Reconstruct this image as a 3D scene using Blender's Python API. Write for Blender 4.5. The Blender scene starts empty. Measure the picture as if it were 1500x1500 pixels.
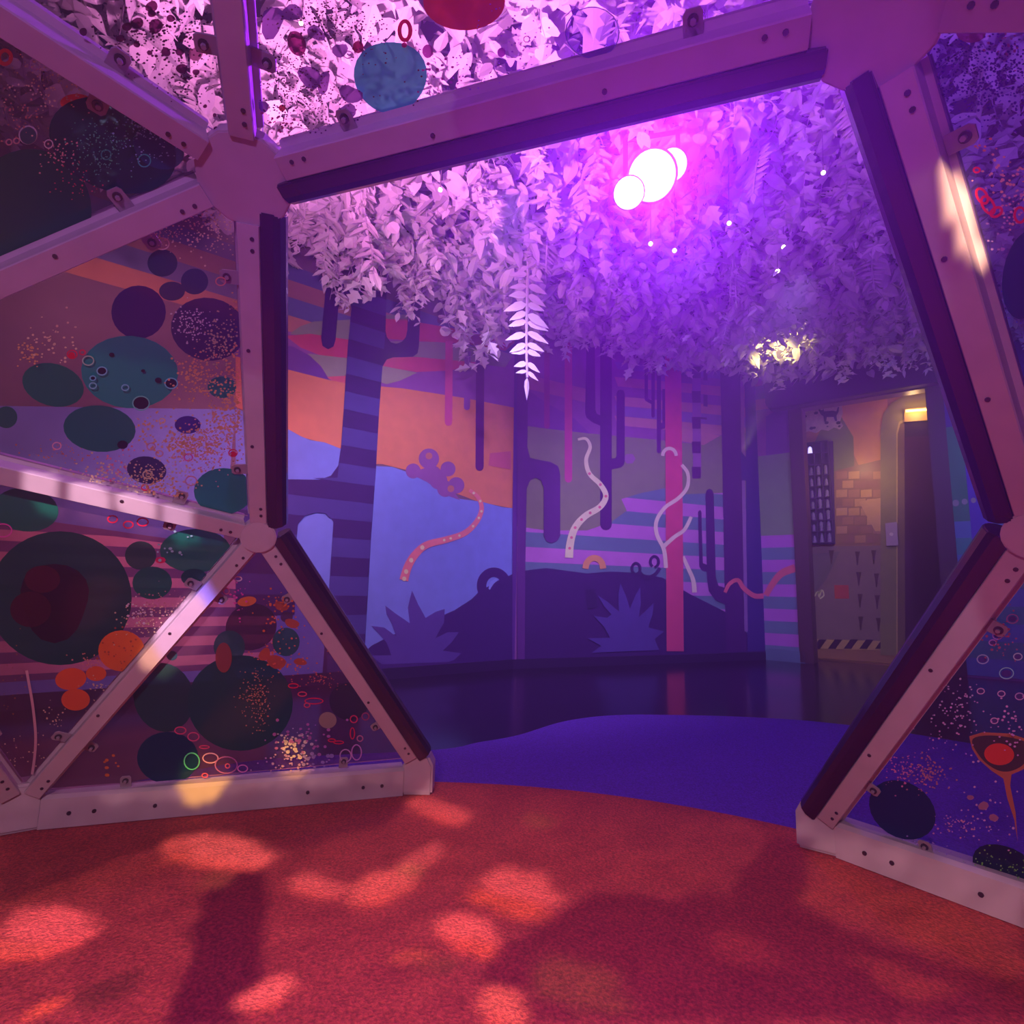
import bpy, bmesh, math, random
from mathutils import Vector, Matrix

scene = bpy.context.scene
COL = scene.collection
random.seed(7)
PI = math.pi

# ------------------------------------------------------------------ camera
CAM = Vector((0.3038, -0.0779, 0.7540))
RIGHT = Vector((0.9524732, 0.30386326, 0.02149261))
UP = Vector((0.02147758, -0.13736665, 0.99028739))
FWD = Vector((-0.30386432, 0.94276059, 0.1373643))
FPX = 825.73
cd = bpy.data.cameras.new('camera')
cd.sensor_width = 36.0
cd.lens = 36.0 * FPX / 1500.0
cd.clip_start = 0.02
camera = bpy.data.objects.new('camera', cd)
m = Matrix((RIGHT, UP, -FWD)).transposed().to_4x4()
m.translation = CAM
camera.matrix_world = m
COL.objects.link(camera)
scene.camera = camera

# ------------------------------------------------------------------ world, exposure
w = bpy.data.worlds.new('world')
scene.world = w
w.use_nodes = True
w.node_tree.nodes['Background'].inputs[0].default_value = (0.035, 0.015, 0.06, 1)
w.node_tree.nodes['Background'].inputs[1].default_value = 0.35
scene.view_settings.view_transform = 'Standard'
scene.view_settings.look = 'None'
scene.view_settings.exposure = 0.0
scene.view_settings.gamma = 1.0
scene.view_settings.use_curve_mapping = False
scene.cycles.max_bounces = 8
scene.cycles.diffuse_bounces = 3
scene.cycles.glossy_bounces = 3
scene.cycles.transmission_bounces = 4
scene.cycles.transparent_max_bounces = 24
scene.cycles.volume_bounces = 0
scene.cycles.caustics_reflective = False
scene.cycles.caustics_refractive = False
scene.cycles.sample_clamp_indirect = 4.0

# ------------------------------------------------------------------ lights, those of the room and added ones
def aim(o, target):
    o.rotation_euler = (Vector(target) - o.location).to_track_quat('-Z', 'Y').to_euler()

def spot(name, loc, target, color, power, cone=60, blend=0.6, radius=0.06):
    ld = bpy.data.lights.new(name, 'SPOT')
    ld.energy = power; ld.color = color; ld.spot_size = math.radians(cone)
    ld.spot_blend = blend; ld.shadow_soft_size = radius
    o = bpy.data.objects.new(name, ld); o.location = loc; aim(o, target)
    COL.objects.link(o)
    return o

def point(name, loc, color, power, radius=0.05):
    ld = bpy.data.lights.new(name, 'POINT')
    ld.energy = power; ld.color = color; ld.shadow_soft_size = radius
    o = bpy.data.objects.new(name, ld); o.location = loc
    COL.objects.link(o)
    return o

def area(name, loc, target, color, power, sx, sy):
    ld = bpy.data.lights.new(name, 'AREA')
    ld.shape = 'RECTANGLE'; ld.size = sx; ld.size_y = sy
    ld.energy = power; ld.color = color
    o = bpy.data.objects.new(name, ld); o.location = loc; aim(o, target)
    COL.objects.link(o)
    return o

HAZE = 0.053
LAMP = CAM + (FWD + RIGHT * (205 / FPX) + UP * (492 / FPX)) * 3.0     # purple stage lamp in the canopy
# purple stage lamp, aimed at the mouth of the dome
spot('stage_lamp_light', LAMP - (LAMP - CAM).normalized() * 0.10, Vector((0.3, -0.2, 1.7)), (0.31, 0.012, 1.0), 640, 96, 1.0, 0.09)
# unseen fill spots added to brighten the painted walls
spot('wall_fill_corner', (-0.6, 2.7, 3.05), (-1.9, 4.6, 0.5), (0.60, 0.40, 0.98), 300, 100, 1.0, 0.1)
spot('wall_fill_back', (1.1, 4.0, 3.0), (-0.1, 6.4, 0.6), (0.54, 0.34, 0.98), 370, 100, 1.0, 0.1)
spot('wall_fill_door', (2.9, 4.0, 3.0), (2.9, 6.7, 0.8), (0.26, 0.26, 1.0), 190, 110, 0.9, 0.1)
spot('wall_fill_far', (-1.9, 1.95, 2.7), (-2.75, 3.2, 0.7), (1.0, 0.40, 0.68), 120, 80, 0.9, 0.05)
spot('wall_fill_upper', (-2.3, 1.5, 3.1), (-3.4, 2.7, 2.0), (0.95, 0.40, 0.55), 90, 90, 0.9, 0.08)
spot('wall_fill_high', (-1.25, 2.55, 2.0), (-2.05, 4.35, 2.85), (0.90, 0.55, 0.80), 42, 95, 0.9, 0.05)
# blue down light over the carpet
spot('floor_light', (0.3, 3.5, 3.1), (0.2, 3.3, 0), (0.16, 0.03, 1.0), 75, 95, 0.9, 0.1)
# pink up lights washing the canopy
spot('canopy_light_pink', (-0.85, 1.25, 1.95), (-0.85, 1.9, 3.5), (1.0, 0.30, 0.76), 400, 118, 0.9, 0.05)
spot('canopy_light_violet', (1.35, 1.9, 1.7), (1.2, 4.0, 3.5), (0.5, 0.15, 1.0), 85, 120, 0.9, 0.05)

# ------------------------------------------------------------------ helpers
def ray(x, y):
    return FWD + RIGHT * ((x - 750) / FPX) + UP * ((750 - y) / FPX)

def on_plane(x, y, p0, n):
    d = ray(x, y)
    return CAM + d * ((Vector(p0) - CAM).dot(n) / d.dot(n))

def on_floor(x, y, z=0.0):
    return on_plane(x, y, (0, 0, z), Vector((0, 0, 1)))

def to_px(P):
    d = Vector(P) - CAM
    z = d.dot(FWD)
    return (750 + FPX * d.dot(RIGHT) / z, 750 - FPX * d.dot(UP) / z)

def lin(c):
    def f(v):
        v /= 255.0
        return v / 12.92 if v <= 0.04045 else ((v + 0.055) / 1.055) ** 2.4
    return tuple(f(v) for v in c)

MATS = {}
def material(name, color, rough=0.6, metal=0.0, noise=0.0, nscale=40.0, bump=0.0, emit=None, estr=0.0, coat=0.0):
    if name in MATS: return MATS[name]
    mt = bpy.data.materials.new(name); mt.use_nodes = True
    nt = mt.node_tree; b = nt.nodes['Principled BSDF']
    b.inputs['Base Color'].default_value = (*color, 1)
    b.inputs['Roughness'].default_value = rough
    b.inputs['Metallic'].default_value = metal
    if coat: b.inputs['Coat Weight'].default_value = coat
    if noise or bump:
        tc = nt.nodes.new('ShaderNodeTexCoord')
        nz = nt.nodes.new('ShaderNodeTexNoise'); nz.inputs['Scale'].default_value = nscale
        nz.inputs['Detail'].default_value = 6
        nt.links.new(tc.outputs['Object'], nz.inputs['Vector'])
        if noise:
            cr = nt.nodes.new('ShaderNodeValToRGB')
            cr.color_ramp.elements[0].position = 0.3; cr.color_ramp.elements[1].position = 0.7
            cr.color_ramp.elements[0].color = (*[c * (1 - noise) for c in color], 1)
            cr.color_ramp.elements[1].color = (*[min(1, c * (1 + noise)) for c in color], 1)
            nt.links.new(nz.outputs['Fac'], cr.inputs[0])
            nt.links.new(cr.outputs[0], b.inputs['Base Color'])
        if bump:
            bp = nt.nodes.new('ShaderNodeBump'); bp.inputs['Strength'].default_value = bump
            bp.inputs['Distance'].default_value = 0.02
            nt.links.new(nz.outputs['Fac'], bp.inputs['Height'])
            nt.links.new(bp.outputs[0], b.inputs['Normal'])
    if emit:
        b.inputs['Emission Color'].default_value = (*emit, 1)
        b.inputs['Emission Strength'].default_value = estr
    MATS[name] = mt
    return mt

def film(name, tint, color, cover, gloss=0.04, cloud=None):
    """clear or painted acrylic: lets tinted light through, carries some paint, a faint sheen"""
    if name in MATS: return MATS[name]
    mt = bpy.data.materials.new(name); mt.use_nodes = True
    nt = mt.node_tree; nt.nodes.clear()
    out = nt.nodes.new('ShaderNodeOutputMaterial')
    tr = nt.nodes.new('ShaderNodeBsdfTransparent'); tr.inputs[0].default_value = (*tint, 1)
    df = nt.nodes.new('ShaderNodeBsdfDiffuse'); df.inputs[0].default_value = (*color, 1)
    gl = nt.nodes.new('ShaderNodeBsdfGlossy'); gl.inputs['Roughness'].default_value = 0.12
    m1 = nt.nodes.new('ShaderNodeMixShader'); m1.inputs[0].default_value = cover
    m2 = nt.nodes.new('ShaderNodeMixShader'); m2.inputs[0].default_value = gloss
    nt.links.new(tr.outputs[0], m1.inputs[1]); nt.links.new(df.outputs[0], m1.inputs[2])
    nt.links.new(m1.outputs[0], m2.inputs[1]); nt.links.new(gl.outputs[0], m2.inputs[2])
    nt.links.new(m2.outputs[0], out.inputs[0])
    if cloud:
        tc = nt.nodes.new('ShaderNodeTexCoord')
        nz = nt.nodes.new('ShaderNodeTexNoise'); nz.inputs['Scale'].default_value = cloud[0]; nz.inputs['Detail'].default_value = 3
        cr = nt.nodes.new('ShaderNodeValToRGB')
        cr.color_ramp.elements[0].position = 0.35; cr.color_ramp.elements[1].position = 0.68
        cr.color_ramp.elements[0].color = (*cloud[1], 1); cr.color_ramp.elements[1].color = (*cloud[2], 1)
        nt.links.new(tc.outputs['Object'], nz.inputs['Vector']); nt.links.new(nz.outputs['Fac'], cr.inputs[0])
        nt.links.new(cr.outputs[0], tr.inputs[0])
    MATS[name] = mt
    return mt

class MB:
    def __init__(s): s.v = []; s.f = []; s.mi = []; s.mats = []
    def mat(s, mt):
        if mt not in s.mats: s.mats.append(mt)
        return s.mats.index(mt)
    def poly(s, pts, mt):
        i = len(s.v); s.v += [tuple(p) for p in pts]
        s.f.append(tuple(range(i, i + len(pts)))); s.mi.append(s.mat(mt))
    def raw(s, vs, fs, mt):
        i = len(s.v); s.v += [tuple(p) for p in vs]; k = s.mat(mt)
        for f in fs: s.f.append(tuple(a + i for a in f)); s.mi.append(k)
    def box(s, o, ax, ay, az, mt):
        """box from corner o along three edge vectors"""
        o, ax, ay, az = map(Vector, (o, ax, ay, az))
        vs = [o, o + ax, o + ax + ay, o + ay, o + az, o + ax + az, o + ax + ay + az, o + ay + az]
        s.raw(vs, [(0, 3, 2, 1), (4, 5, 6, 7), (0, 1, 5, 4), (1, 2, 6, 5), (2, 3, 7, 6), (3, 0, 4, 7)], mt)
    def bar(s, a, b, prof, ux, uy, mt):
        """extrude a closed 2d profile from a to b"""
        n = len(prof)
        vs = [Vector(a) + ux * p[0] + uy * p[1] for p in prof] + [Vector(b) + ux * p[0] + uy * p[1] for p in prof]
        fs = [(i, (i + 1) % n, n + (i + 1) % n, n + i) for i in range(n)] + [tuple(range(n))[::-1], tuple(range(n, 2 * n))]
        s.raw(vs, fs, mt)
    def cyl(s, a, b, r, mt, n=12, r2=None):
        a, b = Vector(a), Vector(b); d = (b - a).normalized()
        ux = d.orthogonal().normalized(); uy = d.cross(ux); r2 = r if r2 is None else r2
        vs = [a + (ux * math.cos(2 * PI * i / n) + uy * math.sin(2 * PI * i / n)) * r for i in range(n)]
        vs += [b + (ux * math.cos(2 * PI * i / n) + uy * math.sin(2 * PI * i / n)) * r2 for i in range(n)]
        s.raw(vs, [(i, (i + 1) % n, n + (i + 1) % n, n + i) for i in range(n)] + [tuple(range(n))[::-1], tuple(range(n, 2 * n))], mt)
    def tube(s, pts, r, mt, n=5):
        pts = [Vector(p) for p in pts]; vs = []; fs = []
        for k, p in enumerate(pts):
            d = (pts[min(k + 1, len(pts) - 1)] - pts[max(k - 1, 0)]).normalized()
            ux = d.orthogonal().normalized(); uy = d.cross(ux)
            rr = r[k] if isinstance(r, (list, tuple)) else r
            vs += [p + (ux * math.cos(2 * PI * i / n) + uy * math.sin(2 * PI * i / n)) * rr for i in range(n)]
        for k in range(len(pts) - 1):
            for i in range(n):
                fs.append((k * n + i, k * n + (i + 1) % n, (k + 1) * n + (i + 1) % n, (k + 1) * n + i))
        s.raw(vs, fs, mt)
    def build(s, name, parent=None, smooth=False, bevel=0.0, seg=2):
        me = bpy.data.meshes.new(name)
        me.from_pydata(s.v, [], s.f)
        for mt in s.mats: me.materials.append(mt)
        me.polygons.foreach_set('material_index', s.mi)
        if smooth: me.polygons.foreach_set('use_smooth', [True] * len(s.f))
        me.update()
        o = bpy.data.objects.new(name, me)
        COL.objects.link(o)
        if parent: o.parent = parent
        if bevel:
            bm = bmesh.new(); bm.from_mesh(me)
            bmesh.ops.remove_doubles(bm, verts=bm.verts, dist=1e-5)
            bmesh.ops.recalc_face_normals(bm, faces=bm.faces)
            bmesh.ops.bevel(bm, geom=[e for e in bm.edges if len(e.link_faces) == 2 and e.calc_face_angle(0) > 0.6],
                            offset=bevel, segments=seg, affect='EDGES', clamp_overlap=True)
            bm.to_mesh(me); bm.free()
        return o

def tag(o, label=None, cat=None, group=None, kind=None):
    if label: o['label'] = label
    if cat: o['category'] = cat
    if group: o['group'] = group
    if kind: o['kind'] = kind
    return o

def empty(name, loc=(0, 0, 0)):
    o = bpy.data.objects.new(name, None); o.location = loc
    o.empty_display_size = 0.1
    COL.objects.link(o)
    return o

def smooth_curve(pts, n=6, closed=False):
    """catmull-rom through 2d points"""
    out = []; N = len(pts)
    rng = range(N) if closed else range(N - 1)
    for i in rng:
        P = [pts[(i + k) % N] if closed else pts[max(0, min(N - 1, i + k))] for k in (-1, 0, 1, 2)]
        for j in range(n):
            t = j / n
            out.append(tuple(0.5 * (2 * P[1][c] + (P[2][c] - P[0][c]) * t + (2 * P[0][c] - 5 * P[1][c] + 4 * P[2][c] - P[3][c]) * t * t
                       + (3 * P[1][c] - P[0][c] - 3 * P[2][c] + P[3][c]) * t ** 3) for c in range(len(pts[0]))))
    if not closed: out.append(tuple(pts[-1]))
    return out

# ------------------------------------------------------------------ room: floor, ceiling, walls
WL0, WL1 = Vector((-5.0, 0.146, 0)), Vector((-1.402, 5.286, 0))      # left wall
WB1 = Vector((1.101, 7.428, 0))                                       # back wall ends here
wr = (Vector((2.786, 6.821, 0)) - WB1).normalized()
WR1 = WB1 + wr * 5.2                                                  # right wall
CEIL = 4.0

mb = MB()
mb.box((-5.6, -3.5, -0.05), (12.5, 0, 0), (0, 12.5, 0), (0, 0, 0.05), material('polished_floor', (0.020, 0.008, 0.03), 0.16, noise=0.2, nscale=3))
tag(mb.build('floor'), kind='structure')
mb = MB()
mb.box((-5.6, -3.5, CEIL), (12.5, 0, 0), (0, 12.5, 0), (0, 0, 0.1), material('dark_ceiling', (0.03, 0.015, 0.03), 0.9))
tag(mb.build('ceiling'), kind='structure')

# light level assumed for matching paint: paint = seen colour / light
LIGHT = {'L': (0.50, 0.33, 0.68), 'B': (0.44, 0.32, 0.85), 'R': (0.34, 0.32, 0.80)}

class Mural:
    """a wall and the paint on it; polygons are laid on the wall's own plane in layers"""
    def __init__(s, key, a, b, h=CEIL):
        s.key, s.a, s.b, s.h = key, a, b, h
        s.u = (b - a).normalized(); s.n = Vector((s.u.y, -s.u.x, 0))
        if s.n.dot(CAM - a) < 0: s.n = -s.n
        s.len = (b - a).length; s.layer = 0; s.mb = MB()
    def paint(s, c):
        L = LIGHT[s.key]
        col = tuple(min(0.95, v / l) for v, l in zip(lin(c), L))
        return material('paint_%s_%d_%d_%d' % (s.key, *c), col, 0.75, noise=0.06, nscale=9)
    def uz(s, x, y):
        P = on_plane(x, y, s.a, s.n)
        return ((P - s.a).dot(s.u), P.z)
    def at(s, u, z, off=0.0):
        P = s.a + s.u * u + s.n * (0.00015 * s.layer + off)
        return Vector((P.x, P.y, z))
    def put(s, uz, c):
        s.layer += 1
        s.mb.poly([s.at(u, z) for u, z in uz], s.paint(c))
    def px(s, pts, c, curve=0):
        if curve: pts = smooth_curve(pts, curve, True)
        s.put([s.uz(*p) for p in pts], c)
    def disc(s, x, y, rx, ry, c, n=20):
        s.px([(x + rx * math.cos(2 * PI * i / n), y + ry * math.sin(2 * PI * i / n)) for i in range(n)], c)
    def ribbon(s, pts, w0, w1, c, n=6):
        pts = smooth_curve(pts, n); N = len(pts); L = []; Rr = []
        for i, p in enumerate(pts):
            q, r = pts[max(0, i - 1)], pts[min(N - 1, i + 1)]
            dx, dy = r[0] - q[0], r[1] - q[1]; l = math.hypot(dx, dy) or 1
            w = (w0 + (w1 - w0) * i / (N - 1)) / 2
            L.append((p[0] - dy / l * w, p[1] + dx / l * w)); Rr.append((p[0] + dy / l * w, p[1] - dx / l * w))
        s.px(L + Rr[::-1], c)
        return pts
    def ring(s, x, y, r, w, c, a0=0, a1=360, ky=1.0):
        s.ribbon([(x + r * math.cos(math.radians(a)), y - ky * r * math.sin(math.radians(a))) for a in range(int(a0), int(a1) + 1, 30)], w, w, c, 3)
    def trunk(s, x0, x1, y0, y1, c, x2=None, x3=None, cap=True):
        """hanging bar from y0 to y1, rounded lower end"""
        x2 = x0 if x2 is None else x2; x3 = x1 if x3 is None else x3
        r = (x3 - x2) / 2 if cap else 0
        pts = [(x0, y0), (x1, y0), (x3, y1 - r)]
        if cap:
            pts += [((x2 + x3) / 2 + r * math.cos(t * PI / 6), y1 - r + r * math.sin(t * PI / 6)) for t in range(1, 6)]
        pts += [(x2, y1 - r)]
        s.px(pts, c)
    def bands(s, poly_px, z0, z1, step, c1, c2, phase=0, uz=False):
        """horizontal stripes clipped to an outline"""
        P = poly_px if uz else [s.uz(*p) for p in poly_px]
        s.layer += 1; k = phase; z = z0
        while z < z1:
            Q = clipz(clipz(P, z, 1), min(z1, z + step), -1)
            c = c1 if k % 2 == 0 else c2
            if len(Q) > 2 and c: s.mb.poly([s.at(*q) for q in Q], s.paint(c))
            z += step; k += 1

def clipz(P, z, sg):
    out = []
    for i, a in enumerate(P):
        b = P[(i + 1) % len(P)]
        ia, ib = (a[1] - z) * sg >= 0, (b[1] - z) * sg >= 0
        if ia: out.append(a)
        if ia != ib:
            t = (z - a[1]) / (b[1] - a[1]); out.append((a[0] + (b[0] - a[0]) * t, z))
    return out

# ---- left wall
L = Mural('L', WL0, WL1)
th = 0.12
L.mb.box(L.a - L.n * th - L.u * 0.3, L.u * (L.len + 0.3), L.n * th, (0, 0, CEIL), L.paint((92, 58, 96)))
e = L.len
zl = lambda y, x=430: L.uz(x, y)[1]
# sky bands, continued to the left behind the dome
for y0, y1, c in [(300, 345, (60, 35, 75)), (390, 412, (66, 58, 128)), (412, 437, (128, 72, 92)), (437, 464, (74, 66, 138)), (464, 492, (150, 82, 86))]:
    L.put([(2.0, zl(y0)), (e, zl(y0)), (e, zl(y1)), (2.0, zl(y1))], c)
L.px([(345, 478), (455, 489), (520, 498), (563, 494), (610, 500), (680, 503), (757, 520), (757, 600), (560, 575), (345, 530)], (112, 52, 140))
L.px([(424, 489), (440, 478), (460, 471), (520, 468), (520, 500), (450, 494)], (112, 96, 110))
L.px([(418, 492), (455, 489), (520, 499), (520, 527), (470, 521), (440, 509)], (160, 48, 92))
L.px([(450, 518), (520, 526), (515, 553), (482, 556), (470, 536)], (118, 96, 116))
L.px([(478, 552), (515, 550), (512, 561), (490, 560)], (165, 60, 95))
L.px([(345, 492), (430, 508), (455, 522), (472, 540), (483, 558), (345, 526)], (84, 38, 132))
L.px([(563, 461), (600, 461), (600, 467), (563, 467)], (100, 90, 112))
L.px([(563, 467), (600, 470), (680, 484), (756, 500), (740, 514), (680, 503), (612, 500), (563, 496)], (150, 44, 92))
L.px([(563, 500), (640, 501), (720, 512), (752, 520), (740, 538), (640, 526), (563, 528)], (112, 92, 118))
L.px([(560, 524), (610, 523), (700, 531), (660, 543), (610, 545), (560, 537)], (158, 48, 100))
L.px([(560, 536), (580, 540), (611, 546), (585, 558), (566, 563), (558, 560)], (124, 100, 118))
L.px([(345, 522), (483, 557), (510, 562), (590, 569), (680, 583), (757, 598), (757, 746), (700, 735), (640, 712), (600, 690), (560, 680), (536, 680), (497, 657), (470, 648), (440, 640), (345, 596)], (172, 86, 78))
# pale blue hill
hill = [(345, 598), (424, 630), (440, 639), (455, 645), (475, 648), (498, 657), (530, 676), (553, 683), (575, 684), (600, 693), (625, 705), (650, 723), (675, 731), (705, 735), (735, 743), (757, 745)]
L.px(hill + [(757, 1000), (345, 1110)], (94, 90, 192))
far = L.uz(345, 600)
L.put([(1.2, 1.55), far, (far[0], 0.0), (1.2, 0)], (94, 90, 192))
# stripes on the wall further left, seen through the low panel
L.put([(0.2, 0.16), (4.06, 0.16), (4.06, 0.98), (0.2, 1.35)], (96, 52, 118))
L.bands([(0.2, 0.20), (4.06, 0.20), (4.06, 0.95), (0.2, 1.30)], 0.20, 1.30, 0.065, (206, 104, 158), None, uz=True)
# purple coral
for x, y, r in [(628, 672, 15), (605, 690, 11), (656, 687, 11), (668, 711, 12), (634, 694, 12), (642, 704, 13), (652, 716, 12)]: L.disc(x, y, r, r, (112, 56, 136))
L.px([(600, 694), (626, 684), (640, 690), (674, 733), (650, 724), (625, 706)], (112, 56, 136)); L.px([(622, 672), (634, 672), (642, 700), (626, 700)], (112, 56, 136)); L.px([(650, 684), (660, 692), (645, 706), (636, 696)], (112, 56, 136))
L.disc(628, 668, 5, 5, (150, 76, 90)); L.disc(660, 716, 5, 5, (150, 76, 90))
# dark hill, agave, ring
L.px([(525, 962), (545, 945), (575, 930), (610, 918), (640, 905), (665, 894), (690, 878), (700, 868), (730, 850), (757, 838), (757, 1010), (500, 1040)], (46, 12, 96))
L.ring(723, 858, 18, 14, (46, 12, 96), ky=1.1)
L.px([(715, 862), (718, 852), (726, 847), (730, 848), (722, 856), (717, 864)], (110, 104, 205))
L.px([(544, 917), (562, 919), (580, 932), (574, 915), (566, 900), (564, 887), (578, 898), (600, 913), (597, 890), (603, 865), (612, 885), (623, 905), (638, 896), (651, 892), (650, 912), (637, 935), (655, 926), (672, 926), (660, 942), (648, 953), (675, 957), (664, 967), (649, 972), (562, 976), (544, 960), (573, 960), (566, 941)], (68, 40, 134))
L.px([(500, 975), (757, 966), (757, 1010), (500, 1020)], (50, 16, 102))
# hanging bars
for a in [(641, 648, 440, 474, (70, 14, 90)), (657, 664, 440, 476, (70, 14, 90)), (652, 663, 500, 624, (158, 52, 116)), (680, 689, 515, 601, (112, 50, 142)), (697, 709, 505, 690, (74, 10, 96))]:
    L.trunk(a[0], a[1], a[2], a[3], a[4], x2=a[0] - 1, x3=a[1] - 1)
L.px([(717, 664), (748, 661), (748, 688), (715, 682)], (160, 64, 104))
# pink worm
wp = L.ribbon([(591, 850), (597, 830), (608, 812), (625, 798), (655, 790), (680, 781), (697, 765), (705, 746), (700, 729), (687, 718)], 13, 5, (206, 84, 118))
for i in (1, 4, 9, 16, 23, 25, 28, 34, 38, 41, 46, 51): L.disc(wp[i][0], wp[i][1], 3.2 if i < 20 else 2, 3.6 if i < 20 else 2, (232, 150, 150), 8)
# big striped cactus
dk, lt = (42, 12, 86), (54, 36, 118)
trunk = [(517, 380), (568, 380), (566, 421), (564, 488), (560, 533), (555, 600), (550, 690), (543, 787), (533, 962), (531, 1010), (470, 1010), (481, 872), (488, 765), (484, 757), (476, 752), (462, 751), (446, 756), (436, 768), (434, 790), (431, 900), (345, 900), (345, 701), (467, 703), (484, 697), (495, 682), (499, 656), (503, 600), (509, 507), (515, 445)]
L.px(trunk, dk)
arm = [(517, 415), (490, 416), (480, 421), (476, 430), (470, 496), (472, 507), (480, 512), (488, 508), (491, 498), (495, 452), (498, 444), (505, 441), (512, 444), (515, 455)]
L.px(arm, dk)
arm2 = [(563, 480), (566, 494), (572, 502), (580, 504), (588, 501), (594, 494), (596, 484), (599, 400), (617, 400), (613, 508), (611, 518), (604, 523), (575, 524), (566, 527), (560, 537), (540, 530), (545, 490)]
L.px(arm2, dk)
P = [(516, 400), (567, 400), (566, 421), (564, 488), (560, 533), (555, 600), (550, 690), (543, 787), (533, 962), (531, 1000), (478, 1000), (481, 872), (488, 765), (494, 700), (499, 656), (503, 600), (509, 507), (515, 445)]
zt = L.uz(530, 605)[1]; st = (L.uz(530, 605)[1] - L.uz(530, 631)[1])
L.bands(P, zt - 14 * st, zt + 8 * st, st, lt, None)
L.bands([(345, 701), (494, 700), (488, 765), (476, 752), (462, 751), (446, 756), (436, 768), (434, 790), (431, 900), (345, 900)], zt - 14 * st, zt + 8 * st, st, lt, None)
L.px([(749, 1000), (757, 1000), (757, 500), (753, 500), (752, 600), (750, 747)], (70, 26, 122))
tag(L.mb.build('wall_left'), kind='structure')

# ---- back wall
B = Mural('B', WL1, WB1)
B.mb.box(B.a - B.n * th, B.u * B.len, B.n * th, (0, 0, CEIL), B.paint((104, 52, 152)))
B.px([(757, 545), (860, 570), (860, 590), (757, 566)], (128, 66, 142))
B.px([(757, 560), (800, 590), (840, 612), (870, 640), (757, 632)], (90, 42, 150))
for y0, y1, c in [(584, 598, (138, 78, 142)), (598, 613, (96, 62, 168)), (613, 627, (138, 80, 142)), (556, 570, (138, 74, 146)), (534, 545, (96, 62, 168))]:
    B.px([(900, y0 - 4), (1055, y0 + 10), (1122, y0 + 16), (1122, y1 + 16), (1055, y1 + 10), (905, y1 - 4)], c)
B.px([(757, 622), (800, 628), (863, 635), (916, 640), (970, 645), (1031, 652), (1070, 630), (1122, 640), (1122, 800), (757, 800)], (98, 84, 108))
B.px([(996, 627), (1055, 638), (1031, 652), (990, 645)], (142, 84, 140))
sp = [(757, 771), (800, 777), (860, 777), (895, 765), (918, 748), (910, 731), (940, 722), (975, 715), (1000, 724), (1060, 722), (1122, 738), (1122, 975), (757, 985)]
B.px(sp, (88, 92, 158))
zb = B.uz(770, 801)[1]; sb = zb - B.uz(770, 823)[1]
B.bands(sp, zb - 8 * sb, zb + 9 * sb, sb, (140, 74, 192), (72, 78, 150), 1)
B.disc(922, 672, 9, 8, (112, 66, 156), 6)
# dark hill
B.px([(757, 838), (775, 835), (800, 832), (830, 836), (860, 840), (895, 837), (930, 839), (970, 846), (990, 858), (1010, 870), (1030, 880), (1060, 895), (1085, 918), (1122, 955), (1122, 975), (757, 985)], (42, 10, 100))
# hanging bars
B.trunk(797, 805, 500, 628, (116, 34, 134)); B.trunk(827, 838, 500, 707, (146, 48, 138))
# cactus with two arms
c2 = (58, 10, 108)
B.trunk(879, 896, 500, 777, c2)
B.px([(859, 500), (871, 500), (872, 600), (874, 606), (880, 609), (880, 624), (868, 619), (859, 612), (857, 605)], c2)
B.px([(903, 577), (905, 572), (909, 571), (913, 572), (915, 577), (915, 676), (913, 682), (909, 685), (895, 688), (895, 672), (901, 671), (903, 668)], c2)
for a in [(944, 949, 520, 587), (954, 959, 530, 612), (962, 968, 500, 664), (970, 974, 570, 628)]: B.trunk(a[0], a[1], a[2], a[3], (66, 14, 116))
B.px([(945, 582), (957, 588), (957, 594), (945, 587)], (66, 14, 116)); B.px([(964, 618), (974, 621), (973, 628), (964, 630)], (66, 14, 116))
# checkered pole
B.px([(1013, 500), (1026, 500), (1027, 700), (1015, 700)], (112, 60, 164))
for y in (537, 573, 611, 647, 684): B.px([(1013, y), (1026, y), (1026, y + 17), (1014, y + 17)], (62, 12, 108))
for y in (540, 578): B.px([(1030, y), (1036, y + 1), (1036, y + 18), (1030, y + 17)], (66, 16, 116))
B.px([(1026, 611), (1035, 612), (1035, 615), (1026, 614)], (62, 12, 108))
# vine tail, right trunks
vine = (186, 140, 190)
B.ribbon([(1000, 815), (1008, 833), (1015, 850), (1017, 868)], 5, 7, vine)
t1, t2 = (56, 12, 110), (46, 24, 130)
B.px([(1053, 490), (1083, 490), (1085, 640), (1089, 860), (1094, 975), (1064, 975), (1061, 860), (1057, 640)], t1)
B.px([(1088, 490), (1111, 490), (1113, 640), (1118, 860), (1121, 975), (1095, 975), (1093, 860), (1092, 640)], t2)
B.px([(1083, 490), (1088, 490), (1091, 680), (1086, 680)], (122, 78, 160)); B.px([(1086, 700), (1091, 700), (1095, 925), (1090, 925)], (110, 66, 170))
B.px([(1084, 660), (1094, 672), (1094, 704), (1086, 704)], t2)
B.px([(1033, 724), (1035, 718), (1039, 716), (1043, 718), (1045, 724), (1048, 845), (1052, 858), (1064, 862), (1064, 886), (1048, 880), (1038, 866), (1035, 845)], (54, 12, 108))
B.px([(1022, 750), (1025, 747), (1027, 750), (1029, 825), (1037, 828), (1037, 838), (1028, 836), (1024, 830)], (54, 12, 108))
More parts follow.
